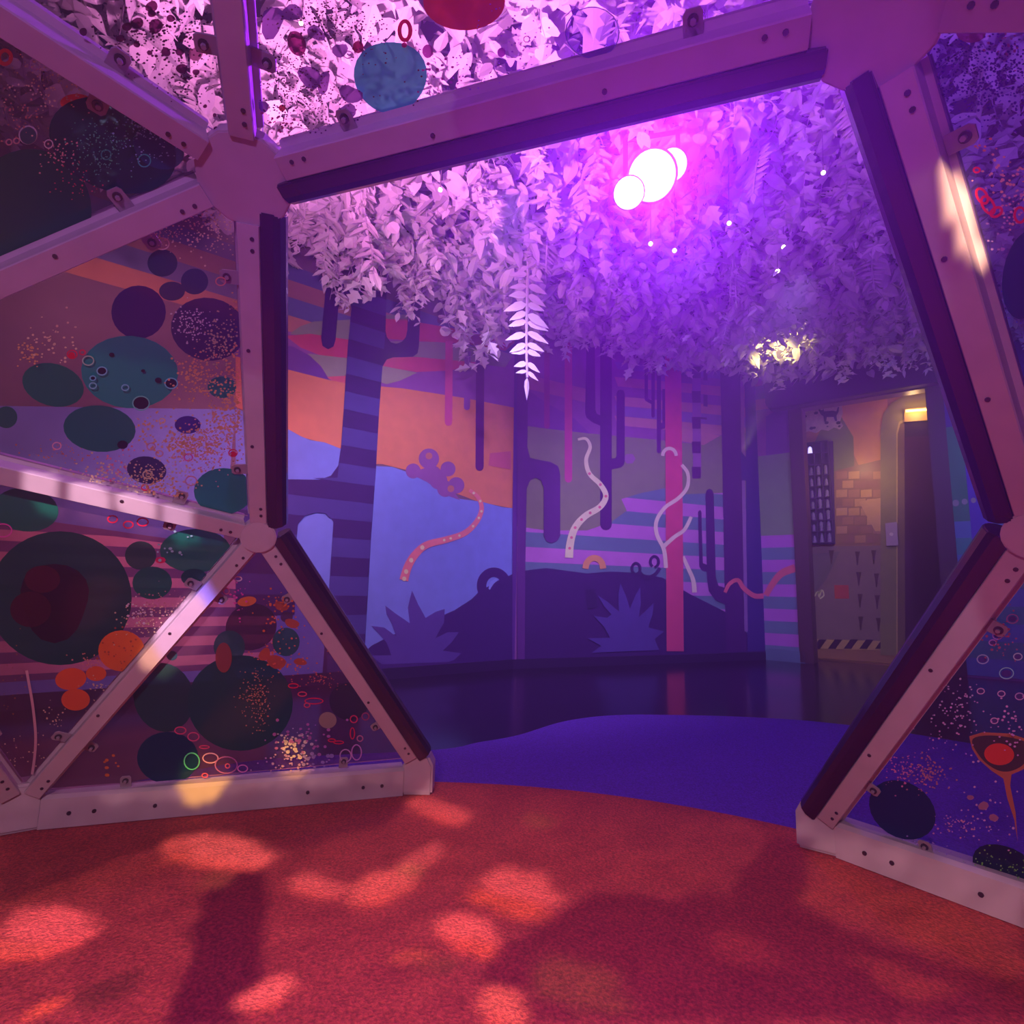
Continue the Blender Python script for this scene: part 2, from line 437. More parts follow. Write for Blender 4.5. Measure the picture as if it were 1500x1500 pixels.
# pink trunk
B.px([(973, 490), (997, 490), (998, 600), (1000, 800), (1001, 954), (976, 954), (975, 800), (974, 600)], (160, 46, 122))
B.ring(980, 668, 10, 5, vine, 0, 200, 1.1)
B.ribbon([(998, 681), (1007, 694), (1006, 714), (993, 730), (973, 744), (961, 764), (962, 784), (972, 805), (975, 832)], 5, 6, vine)
B.ribbon([(972, 800), (988, 786), (1002, 776), (1012, 757)], 6, 5, vine)
# spotted worm
ww = B.ribbon([(846, 644), (858, 643), (864, 655), (858, 674), (863, 694), (879, 710), (887, 727), (878, 743), (857, 756), (842, 773), (835, 795), (833, 817)], 3.5, 12, (214, 150, 176))
for i in (24, 30, 36, 42, 46, 50, 54, 58, 62): B.disc(ww[i][0], ww[i][1], 2.2, 2.2, (168, 70, 130), 7)
# little arch, curls, square, second agave, left trunk
B.ring(870, 833, 13, 9, (170, 104, 104), 0, 180, 1.2)
for x, y in ((931, 833), (958, 823)): B.ring(x, y, 6, 4, (42, 10, 96), -90, 240, 1.3)
B.ribbon([(936, 838), (945, 846), (958, 842), (966, 832)], 5, 5, (42, 10, 96))
B.px([(857, 864), (872, 863), (874, 890), (860, 892)], (34, 8, 86))
B.px([(875, 872), (890, 882), (906, 896), (905, 872), (908, 854), (916, 872), (922, 892), (930, 872), (937, 860), (938, 884), (935, 904), (947, 893), (957, 883), (955, 900), (949, 919), (972, 925), (958, 936), (965, 952), (866, 956), (880, 946), (860, 935), (893, 934), (884, 918), (869, 902), (889, 905), (895, 900), (884, 888)], (60, 38, 146))
lc = (68, 24, 124)
B.px([(757, 500), (773, 500), (773, 560), (772, 655), (776, 671), (790, 674), (806, 677), (817, 683), (820, 694), (820, 785), (815, 793), (808, 796), (800, 793), (796, 785), (796, 715), (792, 704), (784, 700), (776, 704), (771, 716), (769, 830), (768, 985), (757, 985)], lc)
B.px([(757, 966), (1122, 953), (1122, 980), (757, 992)], (44, 12, 100))
B.ribbon([(1061, 868), (1068, 855), (1080, 850), (1089, 862), (1105, 873), (1122, 872)], 5, 8, (176, 66, 128))
tag(B.mb.build('wall_back'), kind='structure')

# ---- right wall with the door opening
Rm = Mural('R', WB1, WR1)
D0 = Rm.uz(1172, 700)[0]; D1 = Rm.uz(1376, 700)[0]; DH = Rm.uz(1270, 583)[1]
for u0, u1, z0, z1 in [(0, D0, 0, CEIL), (D1, Rm.len, 0, CEIL), (D0, D1, DH, CEIL)]:
    P0 = Rm.at(u0, z0) - Rm.n * th
    Rm.mb.box(P0, Rm.u * (u1 - u0), Rm.n * th, (0, 0, z1 - z0), Rm.paint((104, 60, 150)))
def rwall(u0, u1, z0, z1, c): Rm.put([(u0, z0), (u1, z0), (u1, z1), (u0, z1)], c)
zr = lambda y: Rm.uz(1140, y)[1]
for y0, y1, c in [(540, 560, (128, 70, 140)), (560, 580, (84, 60, 160)), (580, 596, (132, 74, 138))]: rwall(0, D0, zr(y1), zr(y0), c)
Rm.px([(1122, 610), (1140, 600), (1166, 590), (1170, 668), (1122, 668)], (84, 48, 150))
rwall(0, D0, zr(784), zr(665), (86, 98, 112))
for k, y in enumerate(range(784, 970, 18)): rwall(0, D0, zr(y + 18), zr(y), ((126, 70, 190), (68, 84, 150))[k % 2])
Rm.ribbon([(1122, 872), (1132, 855), (1145, 840), (1165, 832)], 8, 12, (184, 70, 118))
# right of the door
e = Rm.len
rwall(D1, e, 1.55, 2.55, (50, 96, 116)); rwall(D1, e, 2.55, CEIL, (62, 44, 150))
for k in range(9): rwall(D1, e, 1.55 - (k + 1) * 0.17, 1.55 - k * 0.17, ((70, 92, 186), (52, 104, 150))[k % 2])
for du, wd, z0, z1 in [(0.22, 0.16, 1.35, 4), (0.75, 0.10, 1.1, 4), (1.25, 0.22, 1.7, 4), (1.9, 0.12, 1.2, 4), (2.3, 0.3, 0.1, 4)]:
    rwall(D1 + du, D1 + du + wd, z0, z1, ((78, 62, 200), (70, 50, 190), (50, 26, 130))[int(du * 7) % 3])
rwall(D1 + 0.9, e, 0, 0.5, (44, 14, 110))
for k in range(5): Rm.disc(1400 + 13 * k, 737 - k * 2, 5 - k * 0.5, 5 - k * .5, (120, 112, 160), 10)
tag(Rm.mb.build('wall_right'), kind='structure')
# walls behind the viewer's side so the room is closed
mb = MB(); mb.box((5.9, -3.4, 0), (0.1, 0, 0), (0, 9.2, 0), (0, 0, CEIL), material('dark_wall', (0.08, 0.04, 0.12), 0.9)); tag(mb.build('wall_side'), kind='structure')
mb = MB(); mb.box((-5.5, -3.4, 0), (11.4, 0, 0), (0, 0.1, 0), (0, 0, CEIL), MATS['dark_wall']); tag(mb.build('wall_front'), kind='structure')
mb = MB(); mb.box((-5.5, -3.3, 0), (0.1, 0, 0), (0, 3.6, 0), (0, 0, CEIL), MATS['dark_wall']); tag(mb.build('wall_corner'), kind='structure')

# baseboards
bbm = material('dark_baseboard', (0.035, 0.012, 0.08), 0.5)
for nm, W_, u0, u1, c in [('baseboard_left', L, 1, L.len, bbm), ('baseboard_back', B, 0.0, B.len, bbm)]:
    mb = MB(); mb.box(W_.at(u0, 0, 0.012), W_.u * (u1 - u0), W_.n * 0.014, (0, 0, 0.09), c); tag(mb.build(nm), kind='structure')
mb = MB(); mb.box(Rm.at(0.02, 0, 0.012), Rm.u * (D0 - 0.05), Rm.n * 0.03, (0, 0, 0.13), Rm.paint((60, 76, 140)))
tag(mb.build('baseboard_right'), kind='structure')

# ------------------------------------------------------------------ doorway and the lobby behind it
RD = 0.55
LIGHT['V'] = (0.32, 0.30, 0.80)
V = Mural('V', Rm.at(D0 - 0.5, 0) - Rm.n * RD, Rm.at(D1 + 0.9, 0) - Rm.n * RD)
V.n = Rm.n
V.mb.box(V.a - V.n * 0.1, V.u * V.len, V.n * 0.1, (0, 0, 3.4), V.paint((112, 80, 66)))
V.px([(1230, 570), (1300, 560), (1300, 640), (1292, 690), (1262, 690), (1238, 640), (1230, 620)], (140, 96, 72))
V.px([(1178, 618), (1232, 610), (1250, 640), (1252, 700), (1240, 712), (1222, 712), (1220, 648), (1178, 655)], (84, 86, 62))
V.px([(1178, 625), (1206, 622), (1192, 650), (1178, 652)], (122, 88, 68))
# brickwork
V.px([(1222, 690), (1296, 672), (1300, 798), (1224, 800)], (104, 76, 66))
random.seed(3)
for r in range(8):
    y = 690 + r * 13.4
    for c in range(4):
        x0 = 1225 + c * 18 + (9 if r % 2 else 0)
        if x0 > 1284: continue
        k = random.randint(-14, 22)
        V.px([(x0, y + 1), (x0 + 16, y), (x0 + 16, y + 11), (x0, y + 12)], (118 + k, 86 + k, 76 + k // 2))
V.px([(1258, 735), (1297, 728), (1297, 778), (1282, 778)], (140, 108, 96))
# lower plate with rust, red square, scribble
V.px([(1180, 801), (1304, 799), (1308, 944), (1186, 940)], (94, 76, 92))
V.px([(1186, 812), (1230, 808), (1210, 850), (1190, 872)], (78, 68, 88))
for x, y in [(1218, 806), (1256, 808), (1280, 806), (1258, 838), (1284, 840), (1260, 870), (1285, 872), (1261, 903), (1287, 905)]:
    V.px([(x - 4, y), (x + 4, y), (x + 2, y + 9), (x + 1, y + 20), (x - 1, y + 20), (x - 2, y + 9)], (58, 36, 44))
V.px([(1222, 857), (1243, 857), (1244, 877), (1223, 877)], (132, 54, 48))
V.ribbon([(1188, 868), (1192, 864), (1193, 874), (1198, 866), (1200, 875), (1204, 864), (1207, 872), (1201, 877)], 2, 2, (170, 150, 140), 3)
# hazard strip
hz = [(1190, 936), (1303, 939), (1305, 953), (1192, 950)]
V.px(hz, (130, 106, 84))
for k in range(5):
    x = 1191 + k * 23
    V.px([(x + 9, 936.5), (x + 20, 936.8), (x + 10, 950.5), (x - 1, 950.2)], (38, 16, 38))
# arched grey-green surround, highlight painted on its rim, darkness of the opening painted flat
V.px([(1290, 960), (1290, 630), (1294, 606), (1306, 590), (1326, 580), (1420, 566), (1420, 960)], (94, 84, 70))
V.px([(1313, 960), (1313, 634), (1317, 618), (1330, 612), (1420, 600), (1420, 960)], (126, 108, 88))
V.px([(1315, 960), (1315, 636), (1319, 621), (1330, 616), (1420, 604), (1420, 960)], (80, 62, 54))
V.px([(1326, 960), (1325, 640), (1420, 636), (1420, 960)], (46, 16, 34)); V.px([(1325, 619), (1420, 612), (1420, 636), (1325, 640)], (20, 6, 20))
tag(V.mb.build('wall_lobby'), kind='structure')
mb = MB()
for u in (D0 - 0.45, D1 + 0.75): mb.box(Rm.at(u, 0) - Rm.n * RD, Rm.u * 0.05, Rm.n * (RD - th), (0, 0, 3.45), MATS['dark_wall'])
tag(mb.build('wall_lobby_sides'), kind='structure')
mb = MB(); mb.box(Rm.at(D0 - 0.5, 3.4) - Rm.n * RD, Rm.u * (D1 - D0 + 1.4), Rm.n * (RD - th), (0, 0, 0.05), MATS['dark_ceiling']); tag(mb.build('ceiling_lobby'), kind='structure')
mb = MB()
jm = material('dark_brown_jamb', (0.12, 0.05, 0.06), 0.4)
for u in (D0 - 0.02, D1 - 0.06):
    mb.box(Rm.at(u, 0) - Rm.n * 0.20, Rm.u * 0.08, Rm.n * 0.25, (0, 0, DH), jm)
mb.box(Rm.at(D0, DH - 0.012) - Rm.n * 0.122, Rm.u * (D1 - D0), Rm.n * 0.17, (0, 0, 0.03), jm)
for sgn, u in ((-1, D0 - 0.09), (1, D1)):
    mb.box(Rm.at(u, 0, 0.012), Rm.u * 0.09, Rm.n * 0.03, (0, 0, DH), jm)
tag(mb.build('door_1', bevel=0.006), kind='structure')
mb = MB()
mb.box(Rm.at(D0 - 0.4, 0.001) - Rm.n * RD, Rm.u * 2.6, Rm.n * 0.10, (0, 0, 0.02), material('brass_threshold', (0.5, 0.3, 0.12), 0.35, 0.8))
tag(mb.build('trim_1'), kind='structure')
# dark pelmet over the doorway
pel = material('dark_pelmet', (0.055, 0.01, 0.075), 0.7)
hu0 = Rm.uz(1133, 640)[0]; hz1 = 3.72
prof = [(hu0, hz1), (hu0 - 0.06, DH + 0.42), (hu0 - 0.04, DH + 0.16)] + [(hu0 + 0.06 - 0.10 * math.cos(t * PI / 8), DH + 0.10 - 0.10 * math.sin(t * PI / 8)) for t in range(5)] + [(D1 + 0.10, DH), (D1 + 0.10, hz1)]
mb = MB(); mb.bar((0, 0, 0), Rm.n * 0.16, [(0, 0)] * 3, Rm.u, Vector((0, 0, 1)), pel) if False else None
vs = [Rm.at(u, z, 0.013) for u, z in prof] + [Rm.at(u, z, 0.17) for u, z in prof]; n_ = len(prof)
mb.raw(vs, [(i, (i + 1) % n_, n_ + (i + 1) % n_, n_ + i) for i in range(n_)] + [tuple(range(n_))[::-1], tuple(range(n_, 2 * n_))], pel)
tag(mb.build('door_pelmet', bevel=0.008), 'dark purple pelmet with rounded corner above the lobby doorway', 'pelmet')

def slab(name, pts_px, wall, thick, mt, parent=None, off=0.02):
    """flat plate with thickness standing on a wall, outline given on that wall"""
    mbx = MB(); P = [wall.uz(*p) for p in pts_px]; n = len(P)
    v0 = [wall.a + wall.u * u + wall.n * off + Vector((0, 0, z)) for u, z in P]; v1 = [p + wall.n * thick for p in v0]
    mbx.raw(v0 + v1, [(i, (i + 1) % n, n + (i + 1) % n, n + i) for i in range(n)] + [tuple(range(n))[::-1], tuple(range(n, 2 * n))], mt)
    return mbx.build(name, parent)

# cut-out cat sign
root = empty('cat_sign', V.at(0.4, 2.6))
def child_at(o, root):
    o.parent = root; o.matrix_parent_inverse = Matrix.Translation(-root.location); return o
cream = material('cream_board', (0.62, 0.5, 0.36), 0.8, noise=0.15, nscale=20)
ink = material('black_paint', (0.015, 0.01, 0.012), 0.7)
pts = [(1176, 595), (1190, 588), (1212, 585), (1232, 582), (1235, 600), (1231, 612), (1236, 618), (1230, 624), (1222, 621), (1214, 626), (1204, 624), (1196, 629), (1186, 626), (1177, 628)]
pts = [(a, b + 6) for a, b in pts]; child_at(slab('board', pts, V, 0.02, cream), root)
cat = [(1200, 597), (1201, 594), (1203, 597), (1206, 597), (1207, 594), (1208, 599), (1220, 598), (1226, 599), (1228, 593), (1230, 592), (1229, 600), (1226, 605), (1227, 613), (1224, 613), (1222, 607), (1212, 607), (1211, 614), (1208, 614), (1207, 606), (1203, 603)]
cat = [(a, b + 5) for a, b in cat]; child_at(slab('cat_silhouette', cat, V, 0.004, ink, off=0.041), root)
mb = MB()
random.seed(5)
for k in range(22):
    x, y = random.uniform(1178, 1232), random.uniform(596, 629)
    if 1197 < x < 1232 and 597 < y < 620: continue
    u, z = V.uz(x, y); r = random.uniform(0.01, 0.028)
    mb = MB(); mb.poly([V.at(u + r * math.cos(a), z + r * 0.8 * math.sin(a), 0.0415 - 0.00015 * V.layer) for a in [i * PI / 4 for i in range(8)]], ink)
    child_at(mb.build('ink_scroll'), root)
tag(root, 'cream scalloped sign with black cat silhouette high in the lobby', 'sign')

# purple wall cabinet with rows of small compartments
root = empty('compartment_cabinet', V.at(0.4, 1.6))
cab = material('purple_cabinet', (0.07, 0.03, 0.12), 0.6); tin = material('lavender_tin', (0.36, 0.28, 0.44), 0.5, noise=0.3, nscale=60)
child_at(slab('back_panel', [(1180, 650), (1221, 647), (1224, 797), (1184, 798)], V, 0.015, cab), root)
u0, zt_ = V.uz(1182, 652); u1, zb_ = V.uz(1222, 796)
mb = MB()
for k in range(4): mb.box(V.at(u0 + (u1 - u0) * k / 3 - 0.006, zb_, 0.03 - 0.00015 * V.layer), V.u * 0.012, V.n * 0.05, (0, 0, zt_ - zb_), cab)
for k in range(10): mb.box(V.at(u0, zb_ + (zt_ - zb_) * k / 9, 0.03 - 0.00015 * V.layer), V.u * (u1 - u0), V.n * 0.05, (0, 0, 0.012), cab)
child_at(mb.build('grid'), root)
tag(root, 'purple wall cabinet of small square compartments left in the lobby', 'cabinet')
for r in range(9):
    for c in range(3):
        if r > 6 and (c, r) != (0, 8): continue
        mb = MB(); cw = (u1 - u0) / 3; ch = (zt_ - zb_) / 9
        o = V.at(u0 + cw * (c + 0.5), zb_ + ch * r + 0.013, 0.05 - 0.00015 * V.layer)
        hgt = ch * random.uniform(0.5, 0.75)
        mt = tin if r != 8 else material('lit_lantern', (0.5, 0.45, 0.8), emit=(0.55, 0.5, 1.0), estr=2.2)
        mb.cyl(o, o + Vector((0, 0, hgt)), cw * random.uniform(0.26, 0.36), mt, 8, cw * random.uniform(0.2, 0.34))
        mb.cyl(o + Vector((0, 0, hgt)), o + Vector((0, 0, hgt * 1.15)), cw * 0.14, mt, 8)
        row = ('bottom', 'second', 'third', 'fourth', 'fifth', 'sixth', 'seventh', 'eighth', 'top')[r]
        colm = ('left', 'middle', 'right')[c]
        if r == 8: tag(mb.build('lantern'), 'tiny glowing violet lantern in the top corner of the compartment cabinet', 'lantern')
        else: tag(mb.build('small_jar'), 'small lavender jar in the %s row, %s column of the purple cabinet' % (row, colm), 'jar', 'jars in the lobby cabinet')
# call plate and the bar lamp
root = empty('call_panel', V.at(1.0, 1.3))
plate = material('dull_steel', (0.5, 0.42, 0.36), 0.4, 0.5)
child_at(slab('plate', [(1297, 767), (1314, 765), (1316, 799), (1299, 800)], V, 0.012, plate), root)
u, z = V.uz(1306, 783); mb = MB(); mb.cyl(V.at(u, z), V.at(u, z, 0.03), 0.02, material('call_button', (0.8, 0.7, 0.6), 0.3), 14)
child_at(mb.build('button'), root)
tag(root, 'beige metal call plate with one button on the arched surround', 'call panel')
root = empty('bar_lamp', V.at(1.1, 2.6))
warm = material('warm_tube', (1, 0.8, 0.4), emit=(1.0, 0.62, 0.16), estr=5.0)
child_at(slab('tube', [(1327, 603), (1364, 600), (1364, 603), (1327, 606)], V, 0.03, warm, off=0.05), root)
child_at(slab('glow_panel', [(1325, 600), (1367, 596), (1367, 616), (1325, 619)], V, 0.012, material('orange_glow_paint', (0.7, 0.45, 0.15), 0.4)), root)  # orange panel standing in for the glow below the tube
tag(root, 'glowing yellow bar lamp above the dark opening in the lobby', 'lamp')
pl = V.at(V.uz(1340, 600)[0], V.uz(1340, 605)[1] - 0.02, 0.16)
point('bar_lamp_light', pl, (1.0, 0.6, 0.25), 2.5, 0.05)
point('lobby_fill', Rm.at((D0 + D1) / 2, 2.2) - Rm.n * 0.03, (1.0, 0.60, 0.34), 7.5, 0.08)  # unseen fill added in the doorway to warm the lobby

# ------------------------------------------------------------------ carpets
def carpet(name, outline, z, c, noise, label):
    mbx = MB(); n = len(outline)
    vs = [(x, y, 0.001) for x, y in outline] + [(x, y, z) for x, y in outline]
    mbx.raw(vs, [(i, (i + 1) % n, n + (i + 1) % n, n + i) for i in range(n)] + [tuple(range(n))[::-1], tuple(range(n, 2 * n))],
            material(name + '_pile', c, 0.95, noise=noise, nscale=150, bump=0.5))
    return tag(mbx.build(name), label, 'carpet')
carpet('red_carpet', [(2.13 * math.sin(2 * PI * i / 96), 2.13 * math.cos(2 * PI * i / 96)) for i in range(96)], 0.016, (0.60, 0.085, 0.055), 0.42,
       'round red carpet covering the floor inside the dome')
blue = smooth_curve([(-1.80, 1.45), (-1.5, 2.0), (-0.87, 2.43), (-0.72, 2.64), (-0.58, 2.85), (-0.42, 3.26), (-0.17, 3.54), (0.22, 3.71), (0.62, 3.82), (1.01, 3.85), (1.5, 3.7), (2.2, 3.2), (2.7, 2.2), (2.6, 1.2), (2.15, 0.75)], 6)
blue += [(2.135 * math.sin(math.radians(70 - i * 2)), 2.135 * math.cos(math.radians(70 - i * 2))) for i in range(61)]
carpet('blue_carpet', blue, 0.010, (0.16, 0.055, 0.55), 0.35, 'blue carpet tongue spreading outside the dome opening')

# ------------------------------------------------------------------ geodesic dome
R_ = 1.75; ZB = 0.0953
def sph(lat, lon):
    a, b = math.radians(lat), math.radians(lon)
    return Vector((math.cos(a) * math.sin(b), math.cos(a) * math.cos(b), math.sin(a)))
ideal = {'top': sph(90, 0)}
for k in range(5):
    ideal['u%d' % k] = sph(58.2825, -36 + 72 * k)
    ideal['p%d' % k] = sph(26.565, -36 + 72 * k)
    ideal['h%d' % k] = sph(31.717, 72 * k)
for k in range(10): ideal['b%d' % k] = sph(0, -18 + 36 * k)
Vx = {}
for k, p in ideal.items():
    Vx[k] = Vector((p.x * 1.1358, p.y * 1.1358, -0.0116)) * R_ + Vector((0, 0, ZB)) if k[0] == 'b' else p * R_ + Vector((0, 0, ZB))
# corners measured in the photograph keep their measured place
for k, (x, y) in {'u0': (360, 262), 'p0': (379, 785), 'b0': (612, 1130), 'b9': (28, 1187), 'b1': (1197, 1221), 'p1': (1516, 783), 'u1': (1284, 22), 'h4': (-420, 600)}.items():
    d = ray(x, y); Vx[k] = CAM + d * ((Vx[k] - CAM).dot(d) / d.dot(d))
keys = list(ideal)
edges = [(a, b) for i, a in enumerate(keys) for b in keys[i + 1:] if (ideal[a] - ideal[b]).length < 0.63 and 'h0' not in (a, b)]
eset = {frozenset(e_) for e_ in edges}
faces = [(a, b, c) for i, a in enumerate(keys) for j, b in enumerate(keys[i + 1:], i + 1) for c in keys[j + 1:]
         if {frozenset((a, b)), frozenset((b, c)), frozenset((a, c))} <= eset]
faces = [f_ for f_ in faces if sum(k[0] == 'b' for k in f_) < 3]
HOLE = ['u0', 'u1', 'p1', 'b1', 'b0', 'p0']
CEN = Vector((0, 0, ZB))
def outw(P):
    return ((P - CEN)).normalized()

white = material('white_frame_paint', (0.62, 0.56, 0.56), 0.5, noise=0.06, nscale=14)
steel = material('dark_bolt', (0.10, 0.07, 0.09), 0.35, 0.7)
vinyl = material('dark_maroon_vinyl', (0.035, 0.008, 0.018), 0.22, coat=0.3)
brack = material('grey_bracket', (0.42, 0.36, 0.38), 0.45)
dome = empty('geodesic_dome', (0, 0, 0))
dome['kind'] = 'thing'; tag(dome, 'white framed geodesic dome with painted clear panels and a six-sided entrance', 'dome')
def in_view(P, mrg=250):
    if (P - CAM).dot(FWD) < 0.15: return False
    x, y = to_px(P); return -mrg < x < 1500 + mrg and -mrg < y < 1500 + mrg

def is_base(k): return k[0] == 'b'
HR = {k: (0.092 if k[0] in 'uh' else 0.050) for k in keys}
Nv = {k: outw(Vx[k]) for k in keys}
for k in keys:
    if is_base(k): Nv[k] = Vector((Vx[k].x, Vx[k].y, 0)).normalized(); HR[k] = 0.06

for a, b in edges:
    if {a, b} == {'b0', 'b1'}: continue      # the entrance has no sill
    A, Bq = Vx[a], Vx[b]; t = (Bq - A).normalized()
    mid = (A + Bq) / 2
    mb = MB()
    if is_base(a) and is_base(b):
        nn = Vector((mid.x, mid.y, 0)).normalized(); z0 = 0.018; A2 = Vector((A.x, A.y, 0)) + t * 0.05; B2 = Vector((Bq.x, Bq.y, 0)) - t * 0.05
        zt2 = 0.102
        mb.bar(A2, B2, [(-0.0, z0), (0.0, zt2), (0.012, zt2 + 0.010), (0.07, zt2 + 0.012), (0.07, z0)], nn, Vector((0, 0, 1)), white)
        for f_ in (0.07, 0.13, 0.3, 0.72, 0.87, 0.93):
            P = A2.lerp(B2, f_) + Vector((0, 0, 0.058)); mb.cyl(P + nn * 0.002, P - nn * 0.003, 0.006, steel, 8)
    else:
        nn = outw(mid); nn = (nn - t * nn.dot(t)).normalized(); ww_ = t.cross(nn).normalized()
        s0 = A + t * (HR[a] * 0.93); s1 = Bq - t * (HR[b] * 0.93)
        # channel: face strip toward the inside, wider flange behind it
        prof = [(-0.021, 0.0), (0.021, 0.0), (0.023, 0.003), (0.023, 0.040), (0.034, 0.046), (0.034, 0.058), (-0.034, 0.058), (-0.034, 0.046), (-0.023, 0.040), (-0.023, 0.003)]
        mb.bar(s0, s1, prof, ww_, nn, white)
        ln = (s1 - s0).length
        for f_ in (0.035, 0.065, 1 - 0.035, 1 - 0.065, 0.35, 0.68):
            P = s0 + t * (ln * f_) + ww_ * (0.008 * (1 if int(f_ * 1000) % 2 else -1)); mb.cyl(P + nn * 0.002, P - nn * 0.002, 0.0045, steel, 8)
    mb.build('strut', dome)

for k in keys:
    if k == 'h0': continue
    P, nn = Vx[k], Nv[k]; mb = MB()
    if is_base(k):
        tt = Vector((0, 0, 1)).cross(nn); P0 = Vector((P.x, P.y, 0.018)); w2 = 0.055
        prof = [(-w2, 0), (w2, 0), (w2, 0.10), (w2 - 0.018, 0.135), (-w2 + 0.018, 0.135), (-w2, 0.10)]
        mb.bar(P0 - nn * 0.012, P0 + nn * 0.085, prof, tt, Vector((0, 0, 1)), white)
        o = mb.build('hub', dome, bevel=0.008)
    else:
        mb.cyl(P + nn * 0.03, P - nn * 0.014, HR[k], white, 24 if HR[k] < 0.07 else 14)
        mb.cyl(P + nn * 0.075, P + nn * 0.03, HR[k] * 0.72, white, 14)
        o = mb.build('hub', dome, bevel=0.003)

# padding along the entrance
hc = sum((Vx[k] for k in HOLE), Vector()) / 6
for i in range(6):
    a, b = HOLE[i], HOLE[(i + 1) % 6]
    if is_base(a) and is_base(b): continue
    A, Bq = Vx[a], Vx[b]; t = (Bq - A).normalized(); mid = (A + Bq) / 2
    nn = outw(mid); nn = (nn - t * nn.dot(t)).normalized(); ww_ = t.cross(nn).normalized()
    if ww_.dot(hc - mid) < 0: ww_ = -ww_
    prof = [(0.0, -0.004), (0.026, -0.004), (0.040, 0.004), (0.050, 0.018), (0.053, 0.034), (0.050, 0.05), (0.040, 0.062), (0.026, 0.068), (0.0, 0.068)]
    s0 = A + t * (HR[a] * 0.62) + ww_ * 0.0245; s1 = Bq - t * (HR[b] * 0.62) + ww_ * 0.0245
    mb = MB(); mb.bar(s0, s1, prof, ww_, nn, vinyl)
    o = mb.build('edge_padding', dome, bevel=0.003); o['label'] = 'dark glossy edge padding'

# ---- panels and their painted film
clear = film('clear_acrylic', (0.80, 0.74, 0.77), (0.55, 0.45, 0.5), 0.07, 0.035, cloud=(1.6, (0.62, 0.50, 0.62), (0.92, 0.80, 0.78)))
deep = film('darker_acrylic', (0.50, 0.40, 0.47), (0.55, 0.25, 0.32), 0.09, 0.035, cloud=(2.2, (0.50, 0.34, 0.46), (0.80, 0.58, 0.60)))  # darker, redder tint for the lower left panels
PAINTS = {}
def spot_paint(c, cover=0.55, tint=None):
    k = (c, cover)
    if k not in PAINTS:
        l = lin(c); t_ = tuple(min(0.8, 0.06 + 0.9 * v / (max(l) + 0.02)) * g_ for v, g_ in zip(l, (0.42, 0.55, 0.32) if c[1] > c[0] else (0.42, 0.38, 0.42))) if tint is None else tint
        PAINTS[k] = film('paint_film_%d_%d_%d_%d' % (*c, int(cover * 100)), t_, tuple(min(0.9, v / q_) for v, q_ in zip(l, (0.40, 0.17, 0.34) if c[1] > c[0] else (0.7, 0.5, 0.6) if c[0] > 150 else (0.3, 0.24, 0.28))), cover, 0.03)
    return PAINTS[k]

